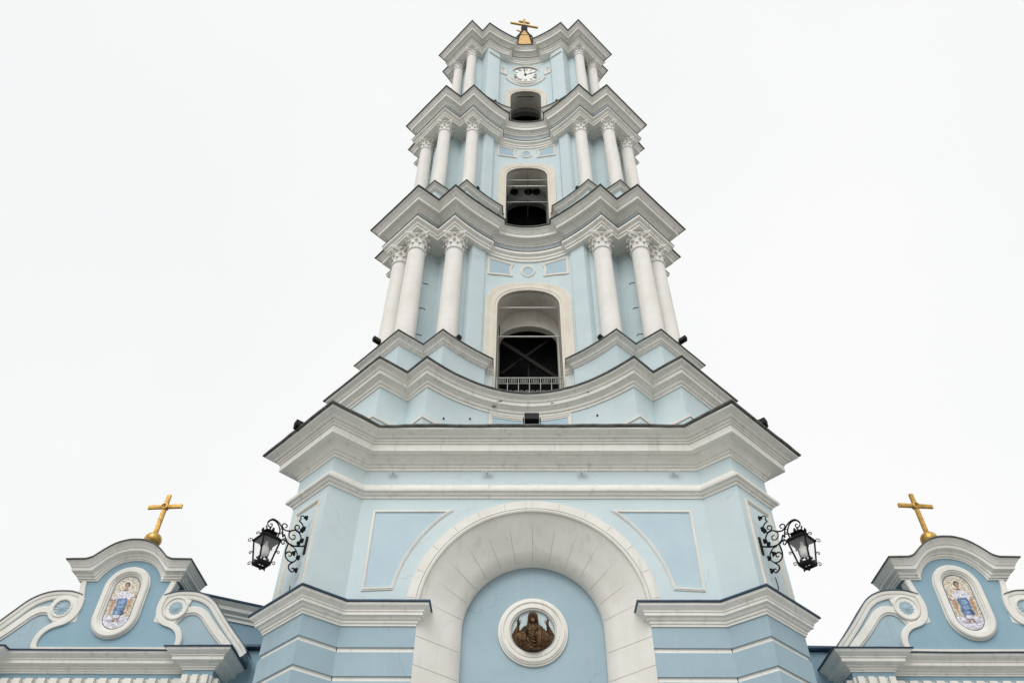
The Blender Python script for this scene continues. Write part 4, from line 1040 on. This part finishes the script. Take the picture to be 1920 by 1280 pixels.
    run('pier_wall', BLUP, [(0, 0), (0, 11.25)])
    base, zig = [], []
    def dent(s0, s1, d, nn):
        w = (s1 - s0) / nn
        for i in range(nn):
            a = s0 + (i + .2) * w; b = s0 + (i + .8) * w
            for q, dd in ((a, .004), (a, .17), (b, .17), (b, .004)): zig.append((q, d + dd)); base.append((q, d + .004))
    def side(s_, q):
        k = range(9) if q > 0 else range(8, -1, -1)
        for i in k:
            a = D - .15 - i * .33; b = a - .2
            if q < 0: a, b = b, a
            for y, dd in ((a, .004), (a, .17), (b, .17), (b, .004)): zig.append((s_ + q * dd, y)); base.append((s_ + q * .004, y))
    side(-S1 - .4, -1); dent(-S1 - .4, -SO, D, 4); dent(-SO, S0, 0, 16); dent(S0, S1, D, 3 if sgn < 0 else 4); side(S1, 1)
    mb = MB(); mb.grid([[(X(a), -b, z) for a, b in L_] for L_, z in ((base, 11.28), (zig, 11.28), (zig, 11.02), (base, 11.02))]); mb.build('dentil_course', CREAM, e, None)
    run('dentil_back', CREAM, [(.012, 10.75), (.012, 11.30), (-.01, 11.30)])
    fill([(-2.06, WZ), (-2.06, 12.42), (-1.2, 12.44), (0, 12.42), (1.2, 12.44), (2.06, 12.42), (2.06, WZ)][:0] or [(-2.35, 12.0), (-2.35, 12.30), (2.35, 12.30), (2.35, 12.0)], -.1, .085, WARM, 'pediment_base')
    if sgn > 0:      # the right pediment stands a little taller and wider
        for ch in list(bpy.data.objects):
            if ch.type == 'MESH' and (ch.parent == e or (ch.parent and ch.parent.parent == e)):
                for v in ch.data.vertices:
                    if v.co.z > 12.3: v.co.z = 12.1 + (v.co.z - 12.1) * 1.04; v.co.x *= 1.03
    return e
pavilion(-1, -13.88, 'blue left gate pavilion with curved pediment, scroll shoulders and mosaic')
pavilion(1, 14.43, 'blue right gate pavilion with curved pediment, scroll shoulders and mosaic')
def roof_cross(loc, rz, label):
    e = empty('pavilion_cross', loc, rz); tag(e, label, 'cross', 'gilded crosses on the pavilions')
    mb = MB(); mb.sphere((0, 0, 0), .31, 28, 18, (1, 1, .92)); mb.lathe([(.2, -.5), (.24, -.3), (.18, -.22)], n=16); mb.build('orb', GOLD, e, 60)
    mb = MB(); mb.box((0, 0, 1.08), (.15, .10, 1.72)); mb.box((0, -.055, 1.1), (.08, .02, 1.5)); mb.build('post', GOLD, e, None)
    mb = MB(); mb.box((0, 0, 1.42), (1.32, .095, .145)); mb.box((0, -.055, 1.42), (1.20, .02, .08))

    mb.lathe([(.13, -.09), (.13, .09), (.09, .1), (.07, .06)], (0, 0, 1.42), 20, True, Matrix.Rotation(R(90), 3, 'X')); mb.build('crossbar', GOLD, e, 30)
roof_cross((-13.86, -4.75, 16.50), R(-4), 'gold cross on an orb above the left pavilion')
roof_cross((14.45, -4.75, 16.56), R(5), 'gold cross on an orb above the right pavilion')

# connecting walls between pavilions and tower, with blue gutters
for sgn, x0 in ((-1, 9.4), (1, 9.45)):
    e = empty('connecting_wall', (sgn * 8.6, -4.35, 0))
    tag(e, 'short blue wall with gutter joining the tower to the %s pavilion' % ('left' if sgn < 0 else 'right'), 'wall')
    mb = MB(); mb.box((0, 1.2, 6.3), (3.4, 2.4, 12.6)); mb.build('wall', BLUP, e, None)
    mb = MB(); mb.tube([(sgn * 1.6, -.08, 12.68), (-sgn * 1.2, -.08, 12.72)], .09, 8); mb.box((0, 1.1, 12.68), (3.4, 2.6, .06)); mb.build('gutter', BMET, e, 40)
    mb = MB(); mb.tube([(-sgn * 0.05, -.1, 12.65), (sgn * .15, -.12, 12.9), (sgn * .9, -.12, 13.55)], .05, 6)
    mb.build('flashing', BMET, e, None)
# side wing seen behind the left pavilion
e = empty('side_wing', (-12.2, -3.5, 0)); tag(e, 'blue side wing with sloping cornice seen between left pavilion and tower', 'building')
P1, P2 = Vector((-1.6, -.8, 0)), Vector((3.4, 1.75, 0)); dr = (P2 - P1).normalized(); nr_ = Vector((dr.y, -dr.x, 0))
def wingrun(name, m, prof):
    mb = MB(); mb.grid([[P1 + dr * (P2 - P1).length * i / 8 + nr_ * o + Vector((0, 0, z)) for i in range(9)] + [P2 + nr_ * -5 + dr * o + Vector((0, 0, z))] for o, z in prof]); mb.build(name, m, e, 30)
wingrun('wall', BLUP, [(0, 0), (0, 14.4)])
wingrun('cornice', CORN, [(0, 14.3), (.05, 14.3), (.05, 14.4), (.12, 14.45), (.12, 14.52), (.25, 14.6), (.27, 14.72), (.32, 14.76), (.4, 14.86)])
wingrun('roof_edge', BMET, [(.38, 14.87), (.46, 14.88), (.47, 14.93), (.3, 15.0), (-2.5, 16.2)])
for z in (13.2, 12.7):
    wingrun('band', BLUM, [(-.01, z), (.07, z), (.07, z + .1), (-.01, z + .14)])
